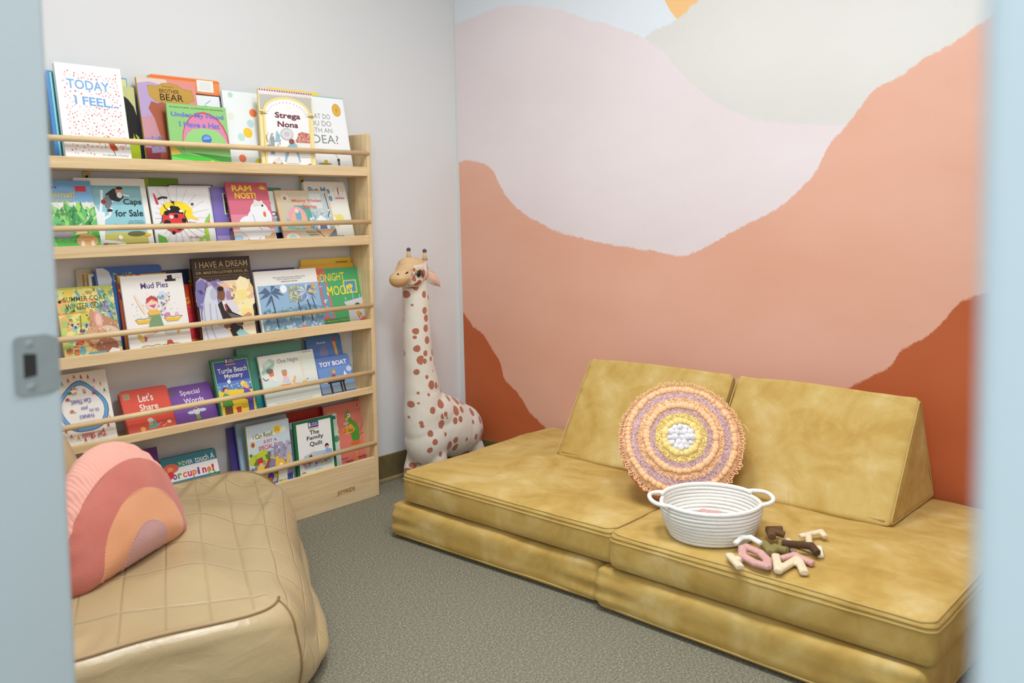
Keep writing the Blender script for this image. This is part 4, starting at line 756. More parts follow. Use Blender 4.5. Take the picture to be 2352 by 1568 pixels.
BK = {
# name: (row, x0, x1, ybottom, ytop, ztop, thickness, spine/edge colour, art, label)
'pale': (1,-1.655,-1.413,-.044,-.012,1.484,.006,(120,170,210),a_pale,'pale yellow-green book with a blue edge, furthest back behind the red-dotted white book'),
'frog': (1,-1.56,-1.399,-.062,-.026,1.457,.006,(190,190,120),a_frog,'olive and black book with lime green, half hidden right of the red-dotted white book'),
'teal': (1,-1.656,-1.50,-.086,-.036,1.476,.014,(60,120,190),a_teal,'blue and teal book at the far left of the top shelf'),
'today': (1,-1.637,-1.449,-.106,-.048,1.504,.014,(236,240,240),a_today,'white book sprinkled with small red dots under blue capital letters'),
'bluethin': (1,-1.384,-1.24,-.050,-.012,1.443,.006,(52,110,196),a_bluethin,'thin blue book peeking out left of the mauve book with a gold plaque'),
'bear': (1,-1.393,-1.202,-.086,-.030,1.490,.009,(220,180,50),a_bear,'pink and mauve book with a brown shape below a gold title plaque'),
'orange': (1,-1.344,-1.103,-.044,-.012,1.507,.014,(240,180,120),a_orange,'orange book with a white sticker, tallest of the top shelf middle'),
'white1': (1,-1.235,-1.115,-.066,-.030,1.452,.005,(120,140,196),a_white,'white book with a blue right edge just below the orange book'),
'hood': (1,-1.326,-1.124,-.108,-.080,1.412,.007,(140,190,120),a_hood,'small green book with a pink arch and purple lettering'),
'dots': (1,-1.113,-.965,-.088,-.040,1.474,.010,(220,228,230),a_dots,'white book with large orange, yellow and pale blue dots'),
'yellow': (1,-.933,-.707,-.044,-.012,1.503,.012,(250,220,60),a_yellow,'plain bright yellow book behind the cream book with an arch'),
'strega': (1,-1.012,-.797,-.108,-.094,1.485,.007,(230,210,150),a_strega,'cream bordered book with a yellow arch around a maroon title'),
'idea': (1,-.800,-.615,-.088,-.030,1.490,.010,(236,240,240),a_idea,'white book with a round gold seal and thin grey capitals'),
'red1': (1,-.70,-.606,-.050,-.012,1.420,.005,(200,50,52),a_red,'red book whose corner shows at the right end of the top shelf'),
'animal': (2,-1.78,-1.549,-.106,-.040,1.171,.006,(110,160,200),a_animal,'blue and green picture book with a fence and bush at the left end'),
'caps': (2,-1.592,-1.381,-.088,-.030,1.180,.008,(236,234,226),a_caps,'pale blue book in a white border with a white tree'),
'green2': (2,-1.376,-1.261,-.046,-.012,1.184,.009,(110,150,40),a_green2,'plain green book rising behind the red ladybug book'),
'dark2': (2,-1.30,-1.150,-.066,-.026,1.165,.005,(70,34,50),a_darkframe,'white book with a dark maroon edge showing above the ladybug book'),
'lady': (2,-1.376,-1.176,-.090,-.042,1.157,.008,(226,228,232),a_lady,'white book with a red ladybug on a yellow disc'),
'purple2': (2,-1.162,-1.02,-.072,-.032,1.158,.006,(120,106,180),a_purple2,'purple book with small plant pictures left of the pink book'),
'ram': (2,-1.118,-.960,-.106,-.046,1.174,.007,(196,90,110),a_ram,'pink book with a white shaggy dog and yellow capitals'),
'green3': (2,-1.00,-.897,-.066,-.036,1.158,.005,(60,120,90),a_greentop,'white book with a green top strip between the pink and tan books'),
'molly': (2,-.930,-.706,-.106,-.044,1.149,.007,(206,170,120),a_molly,'tan and teal storybook with a pink armchair and coral title'),
'putme': (2,-.800,-.615,-.088,-.026,1.183,.013,(228,224,206),a_putme,'off-white book with rounded corners and thick blue lettering'),
'summer': (3,-1.665,-1.501,-.106,-.046,.863,.007,(200,200,80),a_summer,'yellow book with a brown rabbit at the left end of the third shelf'),
'beige': (3,-1.590,-1.47,-.046,-.012,.913,.007,(190,178,150),a_beige,'beige book peeking out left of the blue book with a cloud'),
'photo': (3,-1.560,-1.46,-.060,-.026,.897,.004,(226,226,222),a_photo,'grey picture book with a white edge beside the beige book'),
'david': (3,-1.545,-1.339,-.072,-.032,.916,.010,(60,100,170),a_david,'blue book with a pale cloud behind the white book with the child in overalls'),
'orange3': (3,-1.485,-1.33,-.090,-.044,.889,.007,(226,110,50),a_orange3,'orange and yellow book whose left strip shows right of the rabbit book'),
'mud': (3,-1.481,-1.284,-.108,-.056,.886,.007,(236,232,226),a_mud,'white book with a laughing child in green overalls and pies'),
'dkblue': (3,-1.33,-1.228,-.046,-.012,.894,.006,(52,58,96),a_dkblue,'dark blue book with sideways yellow letters touching the dark brown book'),
'redg': (3,-1.33,-1.238,-.068,-.026,.846,.006,(206,60,50),a_redg,'red and orange book squeezed left of the dark brown book'),
'dream': (3,-1.254,-1.045,-.108,-.060,.929,.010,(40,30,26),a_dream,'dark brown book with gold capitals above pale robed figures'),
'purp3': (3,-1.012,-.847,-.062,-.030,.878,.008,(60,50,110),a_purp3,'dark purple and blue book behind the palm tree book'),
'palm': (3,-1.030,-.776,-.108,-.056,.873,.009,(232,230,224),a_palm,'white and blue book with palm trees under a moon'),
'yel3': (3,-.808,-.583,-.046,-.012,.902,.005,(246,210,70),a_yel3,'yellow book, furthest back at the right end of the third shelf'),
'or3': (3,-.822,-.584,-.060,-.026,.880,.006,(240,170,40),a_or3,'orange book right in front of the yellow one on the third shelf'),
'moon': (3,-.82,-.568,-.088,-.040,.867,.007,(70,160,100),a_moon,'green book with a red curtain and tall yellow capitals'),
'think': (4,-1.680,-1.528,-.106,-.034,.612,.010,(230,226,216),a_think,'white book standing upside down with a blue outlined blob'),
'share': (4,-1.494,-1.342,-.106,-.038,.536,.012,(206,70,56),a_share,'red board book with white lettering and a small mouse'),
'words': (4,-1.338,-1.192,-.096,-.030,.522,.012,(120,76,160),a_words,'purple board book with white lettering beside the red board book'),
'turtle': (4,-1.194,-1.054,-.106,-.046,.594,.010,(36,110,70),a_turtle,'green framed blue and yellow beach picture book'),
'teal4': (4,-1.088,-.832,-.070,-.030,.616,.012,(70,146,130),a_teal4,'large teal book behind the pale grey book'),
'night': (4,-1.022,-.797,-.106,-.052,.582,.007,(224,230,222),a_night,'pale grey book with orange painted faces on the fourth shelf'),
'sesame': (4,-.809,-.655,-.072,-.026,.623,.010,(56,110,170),a_sesame,'blue board book with a pencil edge behind the sky blue board book'),
'boat': (4,-.792,-.640,-.106,-.052,.547,.012,(70,110,180),a_boat,'sky blue board book with a boy, a bench and white capitals'),
'purp5': (5,-1.60,-1.382,-.088,-.040,.346,.010,(96,36,120),a_purp5,'plain dark purple book on the bottom shelf behind the rainbow pillow'),
'porc': (5,-1.378,-1.188,-.106,-.044,.305,.016,(30,80,90),a_porc,'teal board book with a yellow hedgehog body and multicoloured lettering'),
'thin5': (5,-1.122,-.98,-.052,-.014,.348,.012,(100,84,160),a_thin,'purple book at the left of the crowded end of the bottom shelf'),
'ltblue': (5,-1.102,-.902,-.074,-.032,.362,.009,(170,196,220),a_ltblue,'large light blue book, tallest in the bottom shelf stack'),
'special': (5,-1.092,-.925,-.108,-.078,.358,.007,(220,200,90),a_special,'crowded picnic scene reader with a red title on the bottom shelf'),
'red5': (5,-.900,-.738,-.050,-.016,.359,.008,(176,34,34),a_red5,'plain dark red book rising at the back of the bottom shelf'),
'white5': (5,-.902,-.700,-.080,-.050,.330,.007,(226,234,236),a_white5,'white book with a teal right strip behind the green framed quilt book'),
'quilt': (5,-.912,-.742,-.108,-.086,.337,.007,(24,100,64),a_quilt,'white book with a green frame and black title on the bottom shelf'),
'seuss': (5,-.745,-.570,-.072,-.034,.357,.008,(216,120,106),a_seuss,'coral book with a green bird at the right end of the bottom shelf'),
}
def rounded_rect(x0, z0, x1, z1, r, n=4):
    pts = []
    for cx, cz, a0 in ((x1-r, z0+r, -90), (x1-r, z1-r, 0), (x0+r, z1-r, 90), (x0+r, z0+r, 180)):
        for k in range(n+1):
            a = math.radians(a0 + 90*k/n); pts.append((cx + r*math.cos(a), cz + r*math.sin(a)))
    return pts
def slab(mb, pts, y0, y1, col):
    n = len(pts); mb.add([(p[0], y0, p[1]) for p in pts] + [(p[0], y1, p[1]) for p in pts],
        [tuple(range(n)), tuple(range(2*n-1, n-1, -1))] + [(i, n+i, n+(i+1) % n, (i+1) % n) for i in range(n)], col)
tiernames = {1: 'books on the top shelf', 2: 'books on the second shelf', 3: 'books on the third shelf', 4: 'books on the fourth shelf', 5: 'books on the bottom shelf'}
for key, (row, x0, x1, yb, yt, zt, th, sc, art, label) in BK.items():
    zb = ZF[row-1]; ang = -math.atan2(yt-yb, zt-zb); h = math.hypot(yt-yb, zt-zb); w = x1-x0
    t = thing('book', label, 'book', (x0, yb, zb), (ang, 0, 0), tiernames[row])
    a = Art(w, h - .0); board = key in ('share', 'words', 'sesame', 'boat', 'porc', 'putme', 'david', 'yellow', 'orange')
    rr = .012 if board else .0015
    cb = .0014
    art(a)
    mb = MB(); sl = lin(sc)
    outline = rounded_rect(0, 0, w, h, rr, 4)
    slab(mb, outline, 0, cb, sl); slab(mb, outline, th-cb, th, sl)
    mb.box((0, cb, rr), (cb, th-cb, h-rr), sl)
    # printed front: clip the artwork to rounded corners
    V = []
    for v in a.mb.v:
        x, y, z = v; cx = min(max(x, rr), w-rr); cz = min(max(z, rr), h-rr)
        d = math.hypot(x-cx, z-cz)
        if d > rr and (x < rr or x > w-rr) and (z < rr or z > h-rr): x = cx + (x-cx)/d*rr; z = cz + (z-cz)/d*rr
        V.append((x, y, z))
    n0 = len(mb.v); mb.v += V
    for f, c in zip(a.mb.f, a.mb.c): mb.f.append([i+n0 for i in f]); mb.c.append(c); mb.m.append(0)
    mb.build('cover', M_print, t)
    pg = MB(); pg.box((cb, cb, .003), (w-.0025, th-cb, h-.003)); pg.build('pages', M_pages, t)

# ---------------------------------------------------------------- soft shapes
def soft_box(sx, sy, sz, r, puff=.0, wob=.004, seed=0.0, n=26, rseg=5, sag=0.0, wr=None):
    """rounded cushion, origin at base centre"""
    hx, hy, hz = sx/2, sy/2, sz/2
    def coords(h, cnt):
        inner = [-(h-r) + 2*(h-r)*k/cnt for k in range(cnt+1)]
        e = [-h + r*(1-math.cos(PI/2*k/rseg))*1.0 for k in range(rseg)]
        return e + inner + [-v for v in reversed(e)]
    cx, cy, cz = coords(hx, n), coords(hy, n), coords(hz, 6)
    bm = bmesh.new(); cache = {}
    def vert(p):
        k = (round(p[0],6), round(p[1],6), round(p[2],6))
        if k in cache: return cache[k]
        q = Vector(p); c = Vector((max(-(hx-r), min(hx-r, q.x)), max(-(hy-r), min(hy-r, q.y)), max(-(hz-r), min(hz-r, q.z))))
        d = q - c
        if d.length > 1e-9: q = c + d.normalized()*r
        u, v, w = q.x/hx, q.y/hy, q.z/hz
        nrm = d.normalized() if d.length > 1e-9 else Vector((0,0,1))
        q.z += puff*(1-u*u)*(1-v*v)*(1 if w > 0 else 0)*abs(w)
        q.x += math.copysign(puff*.4*(1-w*w)*(1-v*v), u) if abs(u) > .8 else 0
        q.y += math.copysign(puff*.4*(1-w*w)*(1-u*u), v) if abs(v) > .8 else 0
        o_ = wob*nz(q, 5, seed) + wob*.5*nz(q, 14, seed+3)
        if wr: o_ += wr(q, nrm)
        q += nrm*o_*(0 if q.z < -hz*.6 and nrm.z < -.5 else 1)
        q.z += hz
        cache[k] = bm.verts.new(q); return cache[k]
    def face(ax, val, A, B, flip):
        for i in range(len(A)-1):
            for j in range(len(B)-1):
                P = []
                for a_, b_ in ((A[i],B[j]),(A[i+1],B[j]),(A[i+1],B[j+1]),(A[i],B[j+1])):
                    p = [0,0,0]; p[ax] = val; o = [k for k in range(3) if k != ax]; p[o[0]] = a_; p[o[1]] = b_; P.append(vert(p))
                if flip: P.reverse()
                try: bm.faces.new(P)
                except ValueError: pass
    face(2, hz, cx, cy, False); face(2, -hz, cx, cy, True); face(0, hx, cy, cz, False); face(0, -hx, cy, cz, True); face(1, hy, cx, cz, True); face(1, -hy, cx, cz, False)
    return bm
def rr_loop(sx, sy, z, r, off=0.0, n=8, m_=14):
    hx, hy = sx/2+off, sy/2+off; pts = []
    cs = [(hx-r, -(hy-r), -90), (hx-r, hy-r, 0), (-(hx-r), hy-r, 90), (-(hx-r), -(hy-r), 180)]
    for i, (cx, cy, a0) in enumerate(cs):
        for k in range(n+1):
            a = math.radians(a0+90*k/n); pts.append((cx+r*math.cos(a), cy+r*math.sin(a), z))
        nx = cs[(i+1) % 4]; a1 = math.radians(nx[2]); e = Vector((nx[0]+r*math.cos(a1), nx[1]+r*math.sin(a1), z)); s_ = Vector(pts[-1])
        for k in range(1, m_): pts.append(tuple(s_.lerp(e, k/m_)))
    return pts
# two bottom mattresses, two top cushions
def folds(q, nr):
    # horizontal gathers near the ends of the front face
    if nr.x < -.5: return .0035*math.sin(q.z*150 + 3*nz(q, 4, 2))*(.10 + .90*sstep(.24, .40, abs(q.y)))
    return 0
def mattress(cx, cy, sx, sy, sz, z0, rot, label, seed, zipper):
    t = thing('seat_cushion' if zipper else 'folding_mattress', label, 'seat cushion' if zipper else 'floor mattress', (cx, cy, z0), (0,0,math.radians(rot)), 'mustard velvet floor couch pieces')
    bm = soft_box(sx, sy, sz, .026 if zipper else .030, .010 if zipper else .001, .006 if zipper else .004, seed, wr=None if zipper else folds)
    bm.normal_update(); tree = BVHTree.FromBMesh(bm)
    def snap(pts, lift=.0006):
        out = []
        for p_ in pts:
            c_, n_, _i, _d = tree.find_nearest(Vector(p_)); out.append(tuple(c_ + n_*lift))
        return out
    bm_build(bm, 'padding', M_velvet, t)
    if zipper:
        for z, of, rr, mt, nm in ((sz-.005, -.006, .0026, M_velvet_seam, 'piping'), (sz-.024, .001, .0017, M_velvet_seam, 'piping'), (sz-.016, -.001, .0016, M_zip, 'zipper')):
            m = MB(); m.tube(snap(rr_loop(sx, sy, z, .030, of)), rr, 6, closed=True); m.build(nm, mt, t, True)
    else:
        m = MB(); m.tube(snap(rr_loop(sx, sy, .017, .04, -.006)), .0022, 6, closed=True); m.build('piping', M_velvet_seam, t, True)
    return t
mattress(-.412, -.890, .795, .838, .116, .001, 1.2, 'lower mustard velvet couch base nearest the giraffe', 1.3, False)
mattress(-.424, -1.745, .815, .846, .117, .001, -1.8, 'lower mustard velvet couch base nearest the doorway', 5.1, False)
mattress(-.410, -.945, .785, .842, .104, .121, .2, 'upper mustard velvet seat cushion nearest the giraffe', 2.2, True)
mattress(-.420, -1.772, .810, .812, .104, .121, -.6, 'upper mustard velvet seat cushion holding the rope basket', 8.4, True)

def voxel(mb_or_bm, name, mats, vox, smooth_it=3, parent=None, deform=None, colf=None):
    if isinstance(mb_or_bm, MB):
        me = bpy.data.meshes.new(name); me.from_pydata(mb_or_bm.v, [], mb_or_bm.f)
    else: me = bpy.data.meshes.new(name); mb_or_bm.to_mesh(me); mb_or_bm.free()
    o = bpy.data.objects.new(name, me); COL.objects.link(o)
    md = o.modifiers.new('r', 'REMESH'); md.mode = 'VOXEL'; md.voxel_size = vox; md.adaptivity = 0
    ms = o.modifiers.new('s', 'SMOOTH'); ms.factor = .5; ms.iterations = smooth_it
    dg = bpy.context.evaluated_depsgraph_get(); dg.update()
    nm = bpy.data.meshes.new_from_object(o.evaluated_get(dg)); nm.name = name
    o.modifiers.clear(); old = o.data; o.data = nm; bpy.data.meshes.remove(old)
    nm.materials.clear()
    for m_ in (mats if isinstance(mats, (list, tuple)) else [mats]): nm.materials.append(m_)
    if deform:
        ns = [v.normal.copy() for v in nm.vertices]
        for v, n_ in zip(nm.vertices, ns): v.co = deform(v.co.copy(), n_)
    if colf:
        at = nm.color_attributes.new('Col', 'FLOAT_COLOR', 'POINT'); buf = []
        for v in nm.vertices: buf += list(colf(v.co))
        at.data.foreach_set('color', buf)
    nm.polygons.foreach_set('use_smooth', [True]*len(nm.polygons)); nm.update()
    if parent is not None: o.parent = parent
    return o

# two triangular back wedges
def wedge(y0, y1, rot, label, seed):
    L = abs(y1-y0); cy = (y0+y1)/2
    t = thing('couch_wedge', label, 'wedge cushion', (-.185, cy, .2305), (0,0,math.radians(rot)), 'triangular velvet back wedges')
    bm = bmesh.new(); prof = [(-.182, .0), (.166, .0), (.036, .318)]
    vs_ = [[bm.verts.new((x, s*L/2, z)) for x, z in prof] for s in (-1, 1)]
    bm.faces.new(vs_[0]); bm.faces.new(list(reversed(vs_[1])))
    for i in range(3): j = (i+1) % 3; bm.faces.new((vs_[0][j], vs_[0][i], vs_[1][i], vs_[1][j]))
    bmesh.ops.recalc_face_normals(bm, faces=bm.faces)
    bmesh.ops.bevel(bm, geom=bm.edges[:], offset=.014, segments=3, profile=.5, affect='EDGES')
    def df(co, n_):
        u = co.y/(L/2); q = co + n_*(.004*nz(co, 6, seed) + .002*nz(co, 18, seed))
        if n_.x < -.4: q += n_*.006*(1-u*u)
        q.z = max(q.z, .0005); return q
    voxel(bm, 'padding', M_velvet, .0075, 2, t, df)
    for s in (-1, 1):
        c = Vector((0,0,.10)); loop = []
        P = [Vector((-.176, s*(L/2-.003), .010)), Vector((.158, s*(L/2-.003), .008)), Vector((.034, s*(L/2-.003), .306))]
        for i in range(3):
            a, b, d = P[i-1], P[i], P[(i+1) % 3]
            for k in range(5):
                f = k/4; p1 = b + (a-b).normalized()*.018; p2 = b + (d-b).normalized()*.018; loop.append(p1*(1-f)**2 + b*2*f*(1-f) + p2*f*f)
            e0 = b + (d-b).normalized()*.018; e1 = d + (b-d).normalized()*.018
            for k in range(1, 10): loop.append(e0.lerp(e1, k/10))
        m = MB(); m.tube(loop, .0024, 6, closed=True); m.build('piping', M_velvet_seam, t, True)
    m = MB(); m.tube([(-.171, -L/2+.02, .018), (-.171, L/2-.02, .018)], .0022, 6); m.build('piping', M_velvet_seam, t, True)
wedge(-1.372, -.820, 1.5, 'left triangular velvet wedge, the one nearer the giraffe', 3.0)
wedge(-1.935, -1.384, -1.0, 'right triangular velvet wedge behind the rope basket', 6.0)

# ---------------------------------------------------------------- round crochet cushion
def round_cushion():
    lean = math.radians(34); hd = Vector((-.83, -.56, 0)).normalized()
    n_ = (hd*math.cos(lean) + Vector((0,0,math.sin(lean)))).normalized()
    upv = (Vector((0,0,1)) - n_*n_.z).normalized(); xr = upv.cross(n_).normalized()
    Rm = Matrix((xr, upv, n_)).transposed()
    R = .172
    t = thing('round_cushion', 'round crochet cushion with peach, mauve, yellow and white rings', 'cushion', (-.470, -1.372, .388))
    t.rotation_euler = Rm.to_euler()
    # base body: local z is the face normal
    bm = MB(); N = 64; prof = [(0,-.085),(.05,-.083),(.10,-.076),(.14,-.062),(.163,-.044),(.174,-.022),(.176,0),(.170,.018),(.155,.030),(.12,.040),(.07,.046),(.03,.048),(0,.048)]
    V = []; F = []
    for r, z in prof:
        for k in range(N): a = 2*PI*k/N; V.append((r*math.cos(a), r*math.sin(a), z))
    for i in range(len(prof)-1):
        for k in range(N): F.append((i*N+k, i*N+(k+1) % N, (i+1)*N+(k+1) % N, (i+1)*N+k))
    bm.add(V, F); bm.build('cushion_body', simple('dusty_pink_cotton', (212,140,122), .85, (300, .001)), t, True)
    def zf(r): 
        for (r0, z0), (r1, z1) in zip(list(reversed(prof)), list(reversed(prof))[1:]):
            if r0 <= r <= r1 and r1 > r0: return z0 + (z1-z0)*(r-r0)/(r1-r0)
        return 0
    peach = felt('peach_yarn', (244,196,150)); mauve = felt('mauve_yarn', (208,172,172)); yel = felt('yellow_yarn', (244,216,140)); wht = felt('white_yarn', (232,228,230))
    RR = random.Random(3)
    def tufts(mb, r0, r1, n, L, rad, lay=.6):
        for k in range(n):
            a = RR.uniform(0, 2*PI); r = math.sqrt(RR.uniform(r0*r0, r1*r1)); p = Vector((r*math.cos(a), r*math.sin(a), zf(r)))
            d = Vector((RR.gauss(0, lay), RR.gauss(0, lay), 1)).normalized(); q = p + d*L*RR.uniform(.6, 1.2)
            mb.tube([p - Vector((0,0,.002)), q], [rad, rad*.6], 4)
    def chain(mb, r, n, size, squash=.8, jit=.1):
        for k in range(n):
            a = 2*PI*(k+RR.uniform(-.15,.15))/n; rr_ = r*(1+RR.uniform(-.01,.01))
            rot = Matrix.Rotation(a, 3, 'Z') @ Matrix.Rotation(RR.uniform(-.25,.25), 3, 'X')
            s_ = size*(1+RR.uniform(-jit, jit))
            mb.ball((rr_*math.cos(a), rr_*math.sin(a), zf(r)+size*.35), (s_*1.05, s_*squash, s_*.75), 8, 5, rot)
    def disc(r0, r1, mat, lb):
        mb = MB(); N2 = 72; V = []; rr2 = [r0 + (r1-r0)*k/4 for k in range(5)]
        for r in rr2:
            for k in range(N2): a = 2*PI*k/N2; V.append((r*math.cos(a), r*math.sin(a), zf(min(.17, r)) + .0015))
        F = [(i*N2+k, i*N2+(k+1) % N2, (i+1)*N2+(k+1) % N2, (i+1)*N2+k) for i in range(4) for k in range(N2)]
        mb.add(V, [f[::-1] for f in F]); return mb
    def merge(m_, r0, r1):
        d_ = disc(r0, r1, None, ''); m_.add(d_.v, d_.f)
    m = MB(); merge(m, .002, .040); chain(m, .006, 1, .011); chain(m, .018, 6, .0105, .9, .2); chain(m, .031, 12, .0095, .9, .25); tufts(m, 0, .036, 160, .007, .0012); m.build('yarn_ring', wht, t, True)['label'] = 'white yarn centre'
    m = MB(); merge(m, .040, .072); chain(m, .048, 24, .0092, 1.1, .25); tufts(m, .055, .074, 900, .007, .0018, .9); tufts(m, .040, .056, 200, .006, .0014); m.build('yarn_ring', yel, t, True)['label'] = 'yellow yarn ring'
    m = MB(); merge(m, .072, .089); tufts(m, .073, .089, 900, .005, .0018, .9); m.build('yarn_ring', mauve, t, True)['label'] = 'inner mauve yarn ring'
    m = MB(); merge(m, .089, .121); chain(m, .098, 46, .0095, 1.15, .25); tufts(m, .107, .123, 900, .007, .0019, .9); tufts(m, .089, .106, 420, .010, .0012, .8); m.build('yarn_ring', peach, t, True)['label'] = 'inner peach yarn ring'
    m = MB(); merge(m, .121, .142); tufts(m, .121, .142, 1500, .005, .0018, .9); m.build('yarn_ring', mauve, t, True)['label'] = 'outer mauve yarn ring'
    m = MB(); merge(m, .142, .168); chain(m, .151, 72, .0090, 1.15, .25); tufts(m, .141, .168, 1100, .009, .0016, .8); m.build('yarn_ring', peach, t, True)['label'] = 'outer peach yarn ring'
    m = MB()
    for k in range(150):
        a = 2*PI*k/150 + RR.uniform(-.01,.01); r = .168 + RR.uniform(-.004,.003); z = zf(.16)
        c = Vector((r*math.cos(a), r*math.sin(a), z-.004)); o_ = Vector((math.cos(a), math.sin(a), .25)).normalized(); tg = Vector((-math.sin(a), math.cos(a), RR.uniform(-.4,.4))).normalized()
        L = RR.uniform(.009,.014); w = .004
        m.tube([c-tg*w, c-tg*w*.9+o_*L*.7, c+o_*L, c+tg*w*.9+o_*L*.7, c+tg*w], .0017, 5)
    m.tube([(.168,.05,.02),(.182,.048,.024),(.190,.036,.022),(.194,.022,.02)], .0012, 5)
    m.build('fringe', peach, t, True)
    return t
round_cushion()

# ---------------------------------------------------------------- rope basket
def rope_basket():
    t = thing('rope_basket', 'white coiled cotton rope basket with two loop handles', 'basket', (-.680, -1.587, .232), (0,0,math.radians(-48.3)))
    N = 72; NC = 9; m = MB(); rr = .0052
    hd = 1.0
    for i in range(NC):
        f = i/(NC-1); r = .103 + .022*math.sin(f*PI/2)
        pts = [(r*math.cos(2*PI*k/N), r*math.sin(2*PI*k/N), rr + i*.0092 + .0006*math.sin(2*PI*k/N*3+i)) for k in range(N)]
        m.tube(pts, rr, 8, closed=True)
    m.build('basket_wall', M_rope, t, True)
    m = MB(); pts = []
    for k in range(400): f = k/399; a = f*2*PI*9.5; pts.append(((.006+.094*f)*math.cos(a), (.006+.094*f)*math.sin(a), rr+.0004))
    m.tube(pts, rr, 6); m.build('basket_floor', M_rope, t, True)
    zt = rr + NC*.0092; ri = .126
    # the last round of rope leaves the wall at both ends to make the grips
    for s in (-1, 1):
        m = MB(); pts = []
        a0 = math.radians(27)
        for k in range(25):
            u = -1 + 2*k/24; a = a0*u; out = .030*(1-abs(u)**3)
            r = ri + out; pts.append((s*r*math.cos(a*(1-.15*(1-u*u))), r*math.sin(a), zt + .002 + .004*(1-u*u)))
        m.tube(pts, .0056, 9); m.build('handle', M_rope, t, True)
        m = MB(); pts = []
        for k in range(25):
            u = -1+2*k/24; a = s*PI/2 + u*(PI/2 - a0*.8); pts.append((ri*math.cos(a), ri*math.sin(a), zt + .001))
        m.tube(pts, .0056, 9); m.build('rim', M_rope, t, True)
rope_basket()

# ---------------------------------------------------------------- felt letters
F_cream = felt('cream_felt', (232,212,178)); F_pink = felt('rose_felt', (214,164,156)); F_white = felt('white_felt', (240,238,230)); F_brown = felt('brown_felt', (104,72,44)); F_dbrown = felt('dark_brown_felt', (86,58,34)); F_olive = felt('olive_felt', (142,128,74)); F_ivory = felt('ivory_felt', (236,228,206))
def letter(name, strokes, mat, z, label, th=.0075, wd=.0105, tilt=None, stitch=True):
    cx = sum(p[0] for s in strokes for p in s)/sum(len(s) for s in strokes); cy = sum(p[1] for s in strokes for p in s)/sum(len(s) for s in strokes)
    t = thing(name, label, 'felt letter', (cx, cy, z), (0,0,0), 'stuffed felt letters')
    m = MB()
    for s in strokes:
        P = [(p[0]-cx, p[1]-cy, th + (p[2] if len(p) > 2 else 0)) for p in s]
        for a, b in zip(P, P[1:]):
            a, b = Vector(a), Vector(b); d = (b-a).normalized(); sd = d.cross(Vector((0,0,1)))
            if sd.length < .1: sd = Vector((1,0,0))
            sd.normalize(); u = sd.cross(d); e = wd*.55
            A, B = a-d*e, b+d*e; V = []
            for q in (A, B):
                for k in range(12):
                    an = 2*PI*k/12; ca, sa = math.cos(an), math.sin(an)
                    V.append(q + sd*wd*math.copysign(abs(ca)**.7, ca) + u*th*math.copysign(abs(sa)**.8, sa))
            m.add(V, [tuple(range(11,-1,-1)), tuple(range(12,24))] + [(k, (k+1) % 12, 12+(k+1) % 12, 12+k) for k in range(12)])
    voxel(m, 'stuffing', mat, .0022, 3, t)
    if stitch:
        ms = MB()
        for s in strokes:
            P = [Vector((p[0]-cx, p[1]-cy, th*1.35 + (p[2] if len(p) > 2 else 0))) for p in s]
            for a, b in zip(P, P[1:]):
                d = (b-a); L = d.length; d.normalize(); sd = d.cross(Vector((0,0,1))).normalized()
                for k in range(int(L/.0045)):
                    for sg in (-1, 1):
                        c = a + d*(k+.5)*.0045 + sd*sg*wd*.82; ms.tube([c - sd*sg*.0018 + Vector((0,0,.0006)), c + sd*sg*.002 - Vector((0,0,.003))], .0005, 4)
        ms.build('stitching', mat, t, True)
    return t
ZS = .2325
letter('felt_letter', [[(-.74,-1.792),(-.812,-1.832),(-.722,-1.838),(-.784,-1.880)]], F_cream, ZS, 'cream felt letter N in the front of the pile')
letter('felt_letter', [[(-.806,-1.708),(-.848,-1.754)],[(-.822,-1.728),(-.800,-1.738)]], F_cream, ZS, 'cream felt letter poking out left under the rose D')
letter('felt_letter', [[(-.770,-1.722,.008),(-.802,-1.738,.004),(-.814,-1.776),(-.814,-1.806),(-.780,-1.790),(-.760,-1.762,.004),(-.756,-1.726,.008),(-.770,-1.722,.008)]], F_pink, ZS+.003, 'rose felt letter D beside the basket')
letter('felt_letter', [[(-.757,-1.698,.006),(-.732,-1.700,.013),(-.722,-1.718,.015),(-.733,-1.748,.012)]], F_white, ZS+.010, 'white felt letter C resting on the rose D', .006, .007)
letter('felt_letter', [[(-.687,-1.737),(-.726,-1.772),(-.694,-1.770),(-.690,-1.790),(-.652,-1.766)]], F_olive, ZS, 'olive felt letter under the brown one', .009, .0115)
letter('felt_letter', [[(-.622,-1.716,.006),(-.612,-1.744,.010)],[(-.628,-1.722,.008),(-.668,-1.748,.010)],[(-.642,-1.735,.012),(-.634,-1.760,.008)]], F_brown, ZS+.008, 'brown felt letter leaning on the olive one', .008, .010)
letter('felt_letter', [[(-.622,-1.766),(-.668,-1.802)],[(-.628,-1.772),(-.652,-1.860)],[(-.622,-1.848),(-.664,-1.868)]], F_ivory, ZS, 'ivory felt letter N under the dark brown bar', .006, .008)
letter('felt_letter', [[(-.598,-1.792,.004),(-.549,-1.822,.008)],[(-.587,-1.806,.006),(-.634,-1.828,.006)],[(-.549,-1.822,.008),(-.562,-1.836,.004)]], F_cream, ZS+.006, 'cream felt letter Y at the back right of the pile', .006, .008)
letter('felt_letter', [[(-.684,-1.786,.003),(-.664,-1.846,.005)],[(-.664,-1.846,.005),(-.680,-1.866,.0)]], F_dbrown, ZS+.010, 'dark brown felt bar lying across the ivory letter', .0085, .009)
letter('felt_letter', [[(-.740,-1.808),(-.712,-1.826,.004),(-.724,-1.872)]], F_pink, ZS, 'rose felt letter behind the cream N', .007, .009)
